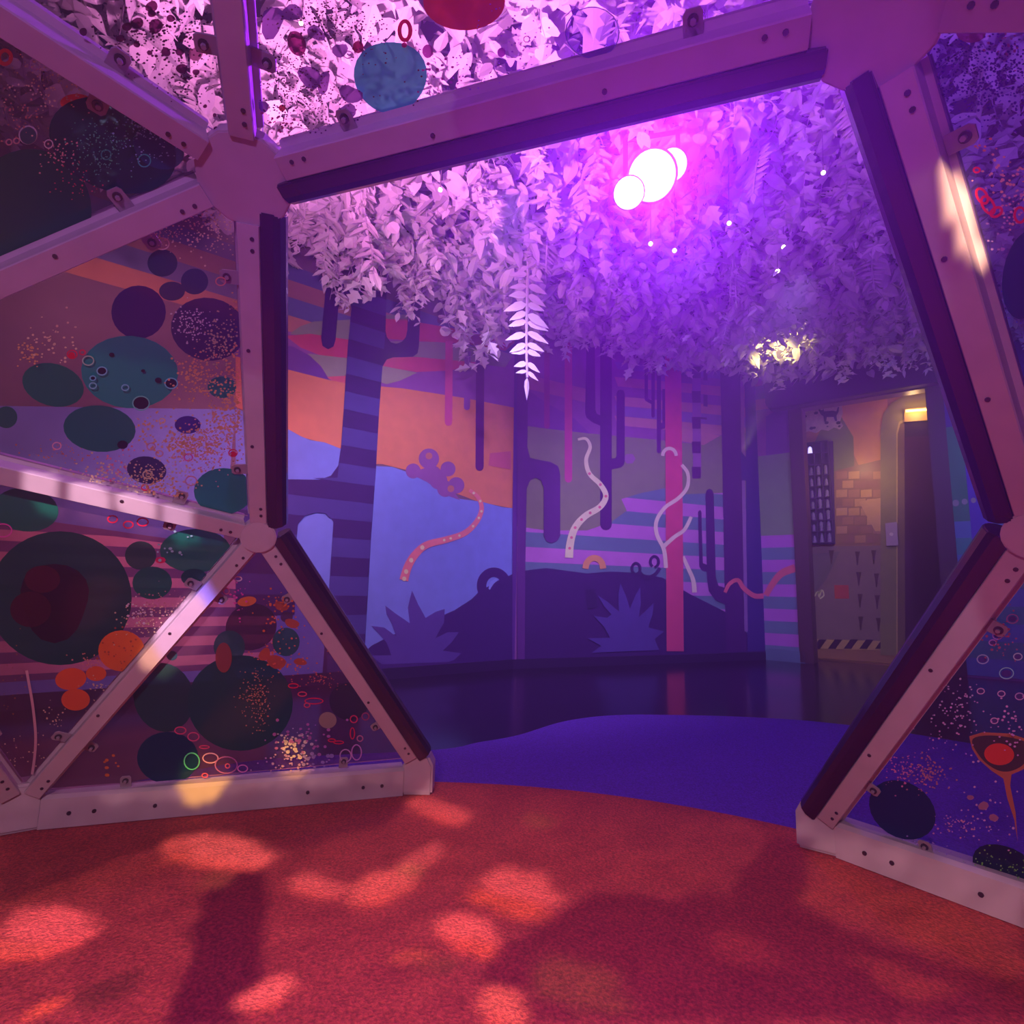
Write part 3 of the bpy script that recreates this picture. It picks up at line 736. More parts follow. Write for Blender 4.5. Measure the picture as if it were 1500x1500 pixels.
class Panel:
    def __init__(s, f_, mt):
        P = [Vx[k] for k in f_]; g = sum(P, Vector()) / 3
        n = (P[1] - P[0]).cross(P[2] - P[0]).normalized()
        if n.dot(g - CEN) < 0: n = -n
        s.n = n; s.o = P[0] + n * 0.050; s.g = g + n * 0.05; s.f = f_
        s.c = [p + n * 0.050 + (g - p).normalized() * 0.045 for p in P]
        s.ex = (P[1] - P[0]).normalized(); s.ey = n.cross(s.ex)
        s.mb = MB(); s.layer = 0
        T = n * 0.005
        s.mb.poly(s.c, mt)
        s.edge = material('acrylic_edge', (0.75, 0.66, 0.72), 0.2)
        for i in range(3):
            s.mb.poly([s.c[i], s.c[(i + 1) % 3], s.c[(i + 1) % 3] + T, s.c[i] + T], s.edge)
        s.tri = [s.uv(p) for p in s.c]
    def uv(s, P): d = P - s.o; return (d.dot(s.ex), d.dot(s.ey))
    def inside(s, u, v, m=0.0):
        T = s.tri; sg = None
        for i in range(3):
            a, b = T[i], T[(i + 1) % 3]
            l = math.hypot(b[0] - a[0], b[1] - a[1])
            c = ((b[0] - a[0]) * (v - a[1]) - (b[1] - a[1]) * (u - a[0])) / l
            if sg is None: g = s.uv(s.g); sg = 1 if ((b[0] - a[0]) * (g[1] - a[1]) - (b[1] - a[1]) * (g[0] - a[0])) > 0 else -1
            if c * sg < m: return False
        return True
    def clip(s, pts):
        g = s.uv(s.g)
        for i in range(3):
            a, b = s.tri[i], s.tri[(i + 1) % 3]
            f = lambda p: (b[0] - a[0]) * (p[1] - a[1]) - (b[1] - a[1]) * (p[0] - a[0])
            sg = 1 if f(g) > 0 else -1; out = []
            for j, p in enumerate(pts):
                q = pts[(j + 1) % len(pts)]; fp, fq = f(p) * sg, f(q) * sg
                if fp >= 0: out.append(p)
                if (fp >= 0) != (fq >= 0):
                    t = fp / (fp - fq); out.append((p[0] + (q[0] - p[0]) * t, p[1] + (q[1] - p[1]) * t))
            pts = out
            if not pts: return []
        return pts
    def hit(s, x, y):
        return s.uv(on_plane(x, y, s.o, s.n))
    def put(s, uv, mt, lift=True):
        uv = s.clip(uv)
        if len(uv) < 3: return
        if lift: s.layer += 1
        off = -s.n * (0.0004 * (s.layer % 60) + 0.0004)
        s.mb.poly([s.o + s.ex * u + s.ey * v + off for u, v in uv], mt)
    def disc(s, x, y, rx, ry, c, cover=0.55, rot=0, n=24, wob=0.0, tint=None):
        ca, sa = math.cos(math.radians(rot)), math.sin(math.radians(rot)); pts = []
        ph = random.uniform(0, 6)
        for i in range(n):
            a = 2 * PI * i / n; k = 1 + wob * math.sin(2 * a + ph) + wob * 0.6 * math.sin(3 * a + 2 * ph)
            dx, dy = rx * k * math.cos(a), ry * k * math.sin(a)
            pts.append(s.hit(x + dx * ca - dy * sa, y + dx * sa + dy * ca))
        s.put(pts, spot_paint(c, cover, tint))
    def ring(s, x, y, rx, ry, w, c, cover=0.9, rot=0):
        ca, sa = math.cos(math.radians(rot)), math.sin(math.radians(rot)); n = 18; s.layer += 1
        P = []
        for k in (1, 0):
            P.append([s.hit(x + (rx - w * (1 - k)) * math.cos(2 * PI * i / n) * ca - (ry - w * (1 - k)) * math.sin(2 * PI * i / n) * sa,
                            y + (rx - w * (1 - k)) * math.cos(2 * PI * i / n) * sa + (ry - w * (1 - k)) * math.sin(2 * PI * i / n) * ca) for i in range(n)])
        if not all(s.inside(*p) for p in P[0]): return
        off = -s.n * (0.0004 * (s.layer % 60)); mt = spot_paint(c, cover)
        for i in range(n):
            s.mb.poly([s.o + s.ex * u + s.ey * v + off for u, v in (P[0][i], P[0][(i + 1) % n], P[1][(i + 1) % n], P[1][i])], mt)
    def dots(s, x, y, sx, sy, num, c, r0=0.8, r1=1.8, cover=0.9, rot=0):
        mt = spot_paint(c, cover); s.layer += 1
        ca, sa = math.cos(math.radians(rot)), math.sin(math.radians(rot))
        for k in range(num):
            gx, gy = random.gauss(0, sx), random.gauss(0, sy)
            X, Y = x + gx * ca - gy * sa, y + gx * sa + gy * ca
            r = random.uniform(r0, r1); e_ = random.uniform(0.65, 1.0); a0 = random.uniform(0, 3)
            uv = [s.hit(X + r * math.cos(a0 + i * PI / 3), Y + r * e_ * math.sin(a0 + i * PI / 3)) for i in range(6)]
            if all(s.inside(u, v, 0.002) for u, v in uv): s.put(uv, mt, False)

PAN = {}
LOWER = {frozenset(('p0', 'b9', 'h4')), frozenset(('p0', 'b0', 'b9')), frozenset(('b9', 'h4', 'b8'))}
bright = film('clear_acrylic_overhead', (0.93, 0.9, 0.93), (0.55, 0.45, 0.5), 0.05, 0.03)
bluish = film('clear_acrylic_bluish', (0.7, 0.65, 0.9), (0.35, 0.3, 0.5), 0.045, 0.035, cloud=(1.8, (0.52, 0.48, 0.78), (0.80, 0.74, 0.95)))
RIGHTP = {frozenset(('p1', 'b1', 'b2')), frozenset(('u1', 'p1', 'h1'))}
UPPER = {frozenset(('u0', 'u4', 'top')), frozenset(('u0', 'u1', 'top'))}
for f_ in faces:
    k_ = frozenset(f_); PAN[k_] = Panel(f_, deep if k_ in LOWER else bright if k_ in UPPER else bluish if k_ in RIGHTP else clear)
pan = lambda *k: PAN[frozenset(k)]

random.seed(11)
peach, pale, orange, red, pink = (232, 150, 100), (214, 170, 140), (232, 104, 30), (226, 30, 56), (206, 70, 150)
teal, dteal, navy, ink_ = (14, 82, 100), (8, 58, 64), (44, 30, 88), (14, 8, 24)
# big left panel
p = pan('u0', 'p0', 'h4')
p.disc(203, 457, 40, 39, navy, 0.35); p.disc(305, 482, 55, 46, (46, 42, 84), 0.35, 10)
p.disc(238, 385, 22, 20, (44, 46, 76), 0.4); p.disc(285, 412, 20, 19, (36, 42, 84), 0.5); p.disc(252, 426, 19, 14, (40, 42, 84), 0.5)
p.disc(78, 563, 46, 31, dteal, 0.75, 15); p.disc(146, 627, 53, 34, (8, 56, 66), 0.75, 5); p.disc(190, 544, 71, 53, teal, 0.75, 4)
p.disc(10, 610, 16, 16, (10, 52, 56), 0.6); p.disc(325, 566, 21, 16, (12, 78, 98), 0.6); p.disc(275, 621, 19, 13, navy, 0.5)
p.disc(215, 687, 29, 20, (30, 28, 50), 0.6, 8); p.disc(327, 718, 43, 34, (14, 72, 84), 0.75)
for x, y, r in [(150, 541, 7), (164, 518, 4), (207, 588, 12), (251, 559, 9), (232, 555, 5), (137, 551, 4), (180, 649, 8), (210, 541, 3)]: p.disc(x, y, r, r * 0.8, ink_, 0.8, 0, 10)
for x, y, r, c in [(130, 526, 9, (120, 200, 120)), (150, 541, 8, (90, 150, 150)), (207, 588, 13, (80, 140, 130)), (251, 559, 10, (80, 150, 160)), (184, 565, 6, (90, 160, 170)), (137, 562, 6, (90, 160, 170)), (137, 551, 5, (80, 140, 150)),
                   (238, 355, 11, (200, 170, 160)), (107, 516, 8, red), (122, 513, 5, red), (341, 660, 7, red), (213, 710, 6, red), (276, 666, 7, pink), (240, 722, 5, pink), (222, 650, 7, (190, 130, 150)), (234, 660, 6, (190, 130, 150)), (280, 700, 9, (190, 130, 150)), (55, 675, 11, (150, 100, 110)), (238, 612, 5, pale), (323, 409, 8, (150, 90, 80)), (85, 648, 7, (150, 100, 120)), (217, 690, 8, (150, 160, 130))]:
    p.ring(x, y, r, r * 0.85, 1.8, c)
p.disc(107, 516, 5, 5, (200, 20, 40), 0.9, 0, 10); p.disc(341, 660, 5, 4, (200, 20, 40), 0.9, 0, 10)
for a in [(300, 330, 26, 20, 170, pale, .6, 1.4), (240, 340, 18, 10, 60, pale, .6, 1.3), (280, 470, 14, 12, 90, (150, 160, 140), .7, 1.5), (325, 495, 16, 18, 120, (176, 160, 120), .7, 1.5), (292, 548, 20, 18, 170, peach, .8, 1.7), (345, 570, 12, 40, 170, peach, .8, 1.7), (330, 610, 16, 16, 120, peach, .8, 1.7), (275, 645, 22, 13, 240, peach, .8, 1.7), (300, 650, 26, 22, 130, (220, 140, 150), .7, 1.5), (46, 512, 8, 10, 34, peach, .8, 1.9), (80, 490, 22, 16, 34, pale, .9, 2), (225, 690, 30, 12, 150, (210, 200, 140), .6, 1.4), (240, 705, 18, 8, 60, peach, .8, 1.8), (140, 690, 34, 12, 70, pale, .8, 1.6), (90, 665, 40, 14, 60, (190, 110, 90), .6, 1.4), (210, 625, 14, 14, 40, peach, .8, 1.7), (350, 460, 6, 24, 40, peach, .8, 1.6), (170, 690, 20, 18, 50, (220, 110, 130), .8, 1.6), (325, 640, 22, 30, 120, peach, .7, 1.5)]:
    p.dots(a[0], a[1], a[2], a[3], int(a[4] * 1.25), a[5], a[6] * 1.2, a[7] * 1.25)
# lower left panels
p = pan('p0', 'b9', 'h4')
p.disc(88, 876, 105, 98, (6, 36, 44), 0.7, 0, 40); p.disc(80, 880, 55, 52, (26, 8, 18), 0.6, 0, 20, 0.12); p.disc(62, 848, 26, 20, (70, 20, 24), 0.35); p.disc(45, 892, 30, 26, (60, 14, 20), 0.35)
p.disc(38, 746, 48, 32, (14, 62, 64), 0.6, 6); p.disc(206, 813, 23, 21, (26, 44, 50), 0.6); p.disc(223, 853, 29, 24, (12, 56, 62), 0.6); p.disc(286, 806, 52, 32, (26, 72, 74), 0.5); p.disc(284, 845, 19, 13, (20, 46, 54), 0.6)
p.disc(178, 952, 34, 30, (226, 96, 28), 0.95); p.disc(104, 993, 23, 16, (216, 84, 26), 0.95, -8); p.disc(141, 985, 15, 11, (220, 88, 30), 0.95); p.disc(111, 1023, 21, 16, (206, 82, 24), 0.95)
p.disc(235, 819, 8, 5, (220, 40, 90), 0.9, 0, 8)
for x, y, r, c in [(165, 759, 8, red), (188, 767, 8, red), (209, 763, 9, red), (5, 775, 14, pink)]: p.ring(x, y, r, r * .75, 2, c)
for a in [(212, 905, 18, 12, 90, pale, .7, 1.7), (205, 895, 10, 7, 24, (220, 180, 230), 1, 2.4), (240, 885, 20, 12, 70, (180, 110, 120), .7, 1.6), (150, 1005, 14, 9, 40, pale, .7, 1.6), (130, 965, 12, 7, 30, (140, 90, 80), .7, 1.6), (85, 1050, 14, 10, 24, pale, .7, 1.5), (30, 1100, 20, 18, 26, pale, .7, 1.5), (178, 950, 16, 16, 26, (110, 50, 20), .8, 2), (245, 800, 12, 10, 12, (120, 150, 150), 1, 3), (15, 1010, 14, 40, 30, (100, 60, 30), .6, 1.4)]: p.dots(*a)
p = pan('p0', 'b0', 'b9')
p.disc(368, 918, 38, 34, (52, 38, 50), 0.5, -20); p.disc(419, 940, 20, 21, (34, 56, 66), 0.55); p.disc(336, 947, 23, 24, (36, 58, 78), 0.5); p.disc(252, 960, 8, 7, (30, 44, 60), 0.6)
p.disc(240, 1021, 44, 51, (26, 40, 54), 0.6, -15); p.disc(352, 1029, 77, 70, (10, 38, 50), 0.7, 0, 36); p.disc(246, 1109, 45, 38, (6, 26, 58), 0.75); p.disc(511, 1027, 29, 27, (36, 34, 48), 0.55, 20); p.disc(480, 1054, 13, 12, (120, 108, 100), 0.6); p.disc(420, 903, 9, 8, (60, 40, 56), 0.6)
p.disc(362, 880, 14, 7, (240, 110, 50), 0.9, -10); p.disc(328, 962, 12, 22, (150, 70, 60), 0.35)
for x, y, rx, ry in [(412, 887, 10, 7), (428, 912, 12, 6), (405, 968, 16, 9), (440, 968, 10, 5), (388, 957, 8, 10)]: p.disc(x, y, rx, ry, (236, 96, 50), 0.55, 15, 12, .1)
for x, y, rx, ry, c in [(265, 1068, 9, 6, (230, 70, 110)), (284, 1077, 9, 7, (230, 80, 120)), (300, 1092, 8, 3, (230, 70, 110)), (309, 1108, 12, 8, (226, 140, 190)), (332, 1118, 17, 13, (170, 90, 160)), (356, 1123, 8, 6, (150, 80, 140)), (301, 1133, 5, 4, (240, 80, 120)), (334, 1119, 4, 4, (200, 80, 120)), (282, 1112, 12, 13, (60, 110, 120)), (430, 1002, 8, 4, red), (443, 1014, 7, 4, (230, 70, 90)), (460, 1024, 14, 5, red), (450, 1030, 5, 4, (220, 70, 90)), (516, 1071, 4, 9, red), (486, 1081, 6, 3, red), (496, 1084, 8, 3, red), (518, 1050, 6, 6, (220, 50, 90)), (535, 1046, 6, 6, (160, 60, 90)), (527, 1078, 5, 5, (190, 110, 140)), (506, 1103, 9, 10, (130, 100, 150)), (522, 1098, 8, 12, (130, 90, 140)), (333, 863, 5, 5, (120, 60, 80)), (350, 845, 6, 4, (230, 170, 220))]: p.ring(x, y, rx, ry, 1.8, c)
for a in [(427, 1085, 12, 9, 46, (206, 180, 240), .9, 3.6), (420, 1110, 26, 10, 40, (190, 140, 200), .8, 2.2), (447, 1075, 22, 16, 40, (120, 70, 120), 1, 3.4), (165, 1113, 8, 7, 8, orange, 1.5, 4), (408, 886, 16, 14, 44, orange, .8, 2.2), (415, 960, 22, 26, 60, (230, 100, 60), .8, 1.9), (470, 990, 18, 8, 60, (190, 90, 70), .7, 1.5), (378, 1018, 12, 22, 190, (190, 126, 96), .6, 1.3), (350, 870, 8, 16, 22, pink, .8, 2.2), (455, 1108, 16, 10, 24, (100, 84, 140), 1.5, 4)]: p.dots(*a)
q0 = pan('p0', 'b9', 'h4')
def strand(pn, pts, wpx, c):
    pts = smooth_curve(pts, 5); mt = spot_paint(c, 0.8); pn.layer += 1
    for i in range(len(pts) - 1):
        (x1, y1), (x2, y2) = pts[i], pts[i + 1]; l_ = math.hypot(x2 - x1, y2 - y1) or 1; nx, ny = -(y2 - y1) / l_ * wpx / 2, (x2 - x1) / l_ * wpx / 2
        pn.put([pn.hit(x1 + nx, y1 + ny), pn.hit(x2 + nx, y2 + ny), pn.hit(x2 - nx, y2 - ny), pn.hit(x1 - nx, y1 - ny)], mt, False)
strand(q0, [(40, 978), (44, 1000), (49, 1030), (53, 1070), (52, 1100), (48, 1130)], 4, (150, 110, 120))
# upper panels
p = pan('u0', 'u4', 'h4')
p.disc(44, 310, 90, 92, (4, 44, 44), 0.6, 10, 36); p.disc(112, 150, 24, 13, (210, 74, 36), 0.9); p.disc(165, 212, 97, 66, (8, 34, 46), 0.6, 22, 36); p.disc(232, 215, 40, 30, (30, 60, 110), 0.35, 30)
for x, y, r, c in [(41, 197, 14, (200, 190, 170)), (71, 210, 7, (200, 180, 170)), (13, 207, 5, (190, 130, 120)), (24, 205, 5, (190, 130, 120)), (211, 234, 10, (50, 130, 120)), (52, 92, 9, (130, 110, 160)), (155, 225, 8, (40, 90, 90))]: p.ring(x, y, r, r, 1.8, c)
p.ring(7, 82, 12, 13, 6, red); p.disc(41, 197, 12, 12, (40, 50, 64), 0.6)
for a in [(60, 120, 40, 26, 150, pale, .7, 1.8), (120, 125, 22, 12, 50, (190, 140, 110), .7, 2), (30, 165, 22, 18, 60, (190, 120, 100), .7, 1.8), (150, 215, 22, 26, 200, (70, 120, 100), .6, 1.4), (205, 183, 14, 9, 70, (110, 200, 150), .8, 2), (220, 210, 26, 18, 60, (110, 130, 190), .6, 1.6), (85, 222, 14, 12, 60, (230, 150, 130), .8, 1.8), (110, 265, 20, 14, 40, (190, 70, 80), .6, 1.6), (80, 95, 26, 12, 60, (160, 140, 220), .7, 1.5)]: p.dots(*a)
p = pan('u0', 'u4', 'top')
hole_c = (52, 14, 42)
for x, y, r in [(228, 38, 11), (222, 9, 9), (201, 33, 9), (243, 75, 7), (263, 75, 6), (266, 99, 8), (287, 104, 5), (250, 25, 6), (176, 54, 6), (172, 70, 6), (222, 17, 6), (200, 62, 5), (186, 36, 7), (219, 74, 4), (122, 43, 6), (300, 152, 3), (314, 165, 3), (316, 185, 4)]: p.disc(x, y, r, r * .95, hole_c, 0.6, 0, 12, .08)
p.disc(286, 75, 10, 11, (150, 100, 120), 0.5, 0, 10, .1)
for a in [(245, 55, 36, 30, 190, hole_c, .8, 2.6), (270, 110, 26, 26, 110, hole_c, .7, 1.8), (190, 45, 26, 30, 80, hole_c, .8, 2.6), (300, 40, 14, 30, 50, (30, 20, 60), .8, 2)]: p.dots(*a)
p = pan('u0', 'u1', 'top')
p.disc(572, 112, 51, 55, (56, 140, 150), 0.82, 0, 30, .05); p.disc(680, 2, 60, 42, (214, 60, 44), 0.85, 0, 30); p.disc(435, 63, 13, 19, (84, 24, 62), 0.6, -20); p.disc(525, 68, 8, 9, (96, 16, 50), 0.7); p.disc(627, 74, 8, 10, (120, 50, 110), 0.5)
p.disc(414, 157, 5, 5, (190, 70, 60), 0.8); p.disc(868, 46, 40, 38, (70, 40, 160), 0.12, tint=(0.62, 0.5, 0.85)); p.ring(868, 46, 40, 38, 1.5, (110, 110, 190)); p.disc(735, 75, 6, 7, (110, 40, 130), 0.6); p.disc(593, 64, 4, 4, (120, 20, 70), .8)
p.ring(594, 43, 11, 17, 6, (220, 30, 60)); p.ring(511, 78, 7, 6, 1.5, (150, 100, 150)); p.ring(772, 55, 5, 5, 1.2, (220, 150, 170))
for x, y, rx, ry in [(455, 110, 20, 14), (400, 30, 18, 22), (475, 118, 10, 16), (515, 135, 16, 14), (510, 160, 13, 12), (465, 45, 14, 10), (430, 15, 16, 12), (500, 70, 10, 12), (388, 152, 9, 7)]: p.disc(x, y, rx, ry, (96, 70, 120), 0.5, 20, 12, .16)
for a in [(430, 125, 30, 34, 420, hole_c, .7, 1.7), (470, 150, 30, 20, 160, hole_c, .7, 1.6), (480, 20, 26, 20, 260, hole_c, .7, 2), (530, 40, 24, 18, 110, hole_c, .7, 1.7), (410, 60, 20, 24, 70, hole_c, .7, 1.8), (640, 105, 22, 14, 26, (110, 40, 100), 1.2, 3), (760, 40, 30, 30, 90, (170, 90, 190), .7, 1.7), (700, 95, 26, 14, 60, (170, 90, 220), .7, 1.5), (420, 175, 20, 10, 30, (120, 40, 80), .9, 2.6), (560, 110, 26, 30, 14, hole_c, .8, 1.8)]: p.dots(*a)
# right panels
p = pan('u1', 'p1', 'h1')
dp = (44, 10, 92)
for a in [(1440, 100, 40, 30, 420, dp, .9, 2.4), (1470, 120, 34, 30, 300, dp, .9, 2.4), (1380, 60, 26, 26, 60, dp, .9, 2.2), (1400, 140, 24, 14, 60, dp, .9, 2), (1475, 265, 20, 20, 46, (214, 140, 150), 1.6, 3), (1490, 300, 12, 24, 40, (214, 140, 170), 1.6, 3), (1440, 215, 10, 6, 7, (220, 120, 100), 1.6, 3), (1470, 345, 16, 16, 14, (170, 120, 190), 1.4, 2.6), (1430, 30, 24, 10, 50, (150, 70, 130), 1, 2.4), (1480, 60, 14, 16, 30, (160, 80, 140), 1, 2.4), (1485, 430, 20, 30, 60, (70, 60, 150), .8, 1.8)]: p.dots(*a)
p.disc(1505, 400, 34, 66, (10, 34, 90), 0.6, 10)
p.disc(1425, 45, 22, 16, (150, 70, 110), .3)
p.ring(1433, 247, 6, 5, 3, red)
for x, y, rx, ry in [(1441, 285, 9, 14), (1450, 298, 10, 16), (1462, 308, 11, 8)]: p.ring(x, y, rx, ry, 4, red, rot=-30)
p.ring(1497, 312, 10, 13, 4, red)
p = pan('p1', 'b1', 'b2')
p.disc(1322, 1186, 52, 40, (8, 20, 58), 0.75, 32); p.disc(1470, 1275, 52, 34, (6, 16, 36), 0.7, 25, 24, .08)
eye = [(1420, 1078), (1440, 1072), (1480, 1074), (1510, 1084), (1510, 1120), (1496, 1128), (1482, 1134), (1480, 1150), (1488, 1190), (1491, 1233), (1486, 1200), (1476, 1170), (1470, 1140), (1452, 1128), (1434, 1112), (1424, 1096)]
p.put([p.hit(*q_) for q_ in eye], spot_paint((176, 96, 64), 0.9))
p.put([p.hit(*q_) for q_ in smooth_curve([(1425, 1082), (1460, 1077), (1505, 1088), (1502, 1116), (1480, 1129), (1458, 1126), (1436, 1108)], 5, True)], spot_paint((46, 34, 34), 0.9))
p.disc(1464, 1104, 22, 16, (214, 62, 34), 0.95, 5)
for x, y, r, c in [(1440, 965, 9, (110, 110, 170)), (1462, 930, 8, (130, 90, 150)), (1475, 985, 11, (110, 130, 160)), (1455, 940, 6, (130, 90, 150)), (1484, 905, 9, (110, 60, 100)), (1492, 960, 7, (120, 120, 170)), (1468, 1014, 6, (140, 110, 170)), (1438, 1010, 6, (140, 110, 170)), (1458, 1053, 6, (150, 110, 160)), (1495, 1017, 7, (130, 100, 160))]: p.ring(x, y, r, r * .8, 1.5, c); p.disc(x, y, r * .7, r * .5, (70, 50, 110), .4, 0, 8)
for a in [(1325, 1125, 20, 14, 110, (150, 80, 110), .7, 1.7), (1360, 1130, 16, 12, 110, (180, 110, 110), .7, 1.8), (1395, 1050, 30, 24, 60, (140, 100, 160), .8, 1.8), (1410, 1205, 22, 10, 60, (150, 100, 120), .7, 1.7), (1450, 1180, 30, 30, 30, (150, 110, 150), .9, 2.2), (1465, 1280, 26, 20, 160, (100, 110, 60), .6, 1.5), (1400, 1020, 18, 20, 50, (130, 110, 160), .8, 1.8), (1480, 1060, 14, 20, 40, (150, 100, 160), .9, 2.2), (1340, 1240, 30, 10, 40, (110, 90, 150), .7, 1.6), (1470, 930, 18, 20, 40, (160, 70, 90), .9, 2.4)]: p.dots(*a)
for x, y, r in [(1424, 1163, 5), (1443, 1175, 8), (1458, 1192, 7), (1415, 1260, 4)]: p.disc(x, y, r, r * .8, (170, 110, 140), .7, 0, 8, .1)
# the remaining panels carry loose scattered film dots
random.seed(23)
for key, q_ in PAN.items():
    if q_.layer: continue
    for k in range(10):
        a, b = random.random(), random.random()
        if a + b > 1: a, b = 1 - a, 1 - b
        P = q_.c[0] + (q_.c[1] - q_.c[0]) * a + (q_.c[2] - q_.c[0]) * b; u, v = q_.uv(P); r = random.uniform(0.02, 0.09)
        q_.put([(u + r * math.cos(i * PI / 9), v + r * math.sin(i * PI / 9)) for i in range(18)], spot_paint(random.choice([teal, dteal, navy, (214, 60, 44), (66, 130, 150)]), 0.7))

# bolt brackets that hold the panels, one mesh for all
mb = MB(); X, Y, Z = Vector((1, 0, 0)), Vector((0, 1, 0)), Vector((0, 0, 1))
mb.bar((0, 0, 0), (0, 0, 0.004), [(-0.015, -0.006), (0.015, -0.006), (0.015, 0.028), (0.010, 0.035), (-0.010, 0.035), (-0.015, 0.028)], X, Y, brack)
mb.cyl((0, 0.021, 0), (0, 0.021, -0.004), 0.0085, steel, 12); mb.cyl((0, 0.021, -0.004), (0, 0.021, -0.010), 0.0045, brack, 6)
clip0 = mb.build('clip'); clip_mesh = clip0.data; first = True
for key, q_ in PAN.items():
    vis = any(in_view(c, 400) for c in q_.c) or in_view(q_.g, 200)
    po = q_.mb.build('acrylic_panel', dome)
    if not vis: continue
    for i in range(3):
        a, b = q_.c[i], q_.c[(i + 1) % 3]; t = (b - a).normalized(); y_ = (q_.g - (a + b) / 2); y_ = (y_ - t * y_.dot(t)).normalized()
        for fr in (0.20, 0.80):
            P = a.lerp(b, fr)
            if not in_view(P, 60): continue
            o = clip0 if first else bpy.data.objects.new('clip', clip_mesh)
            if not first: COL.objects.link(o)
            first = False
            z_ = t.cross(y_)
            if z_.dot(q_.n) < 0: t2 = -t
            else: t2 = t
            M = Matrix((t2, y_, t2.cross(y_))).transposed().to_4x4(); M.translation = P - q_.n * 0.012
            o.parent = po; o.matrix_world = M
            o.matrix_local = M

# ------------------------------------------------------------------ white paper foliage of the canopy
paper = material('white_paper', (0.78, 0.72, 0.76), 0.7)
paper2 = material('pale_grey_paper', (0.60, 0.54, 0.62), 0.7)

def leaf(mbx, base, d, up, ln, wd, kind, mt):
    """one cut-paper leaf, folded a little along its midrib"""
    d = d.normalized(); s = d.cross(up)
    if s.length < 1e-3: s = d.orthogonal()
    s.normalize(); n = s.cross(d)
    droop = -0.12 * ln
    def P(a, b, c=0.0): return base + d * (a * ln) + s * (b * wd) + n * (c * wd) + Vector((0, 0, droop * a * a))
    if kind == 'oval':
        o = [(0, 0), (.18, .30), (.45, .5), (.72, .38), (1, 0)]
    elif kind == 'lance':
        o = [(0, 0), (.2, .36), (.45, .42), (.75, .22), (1, 0)]
    elif kind == 'round':
        o = [(0, 0), (.1, .36), (.4, .55), (.75, .48), (.95, .2), (1, 0)]
    elif kind == 'lobed':
        o = [(0, 0), (.12, .25), (.30, .62), (.42, .30), (.62, .55), (.70, .22), (1, 0)]
    else:
        o = [(0, 0), (.3, .2), (.7, .16), (1, 0)]
    f = 0.16
    for sg in (1, -1):
        pts = [P(a, b * sg, abs(b) * f) for a, b in o]
        mbx.poly(pts if sg > 0 else pts[::-1], mt)

def stem_curve(rng, ln, sway):
    ph = rng.uniform(0, 6); pts = []
    for i in range(9):
        t = i / 8
        pts.append(Vector((sway * math.sin(ph + 3.1 * t) * t, sway * math.cos(ph * 1.3 + 2.4 * t) * t, -ln * t)))
    return pts

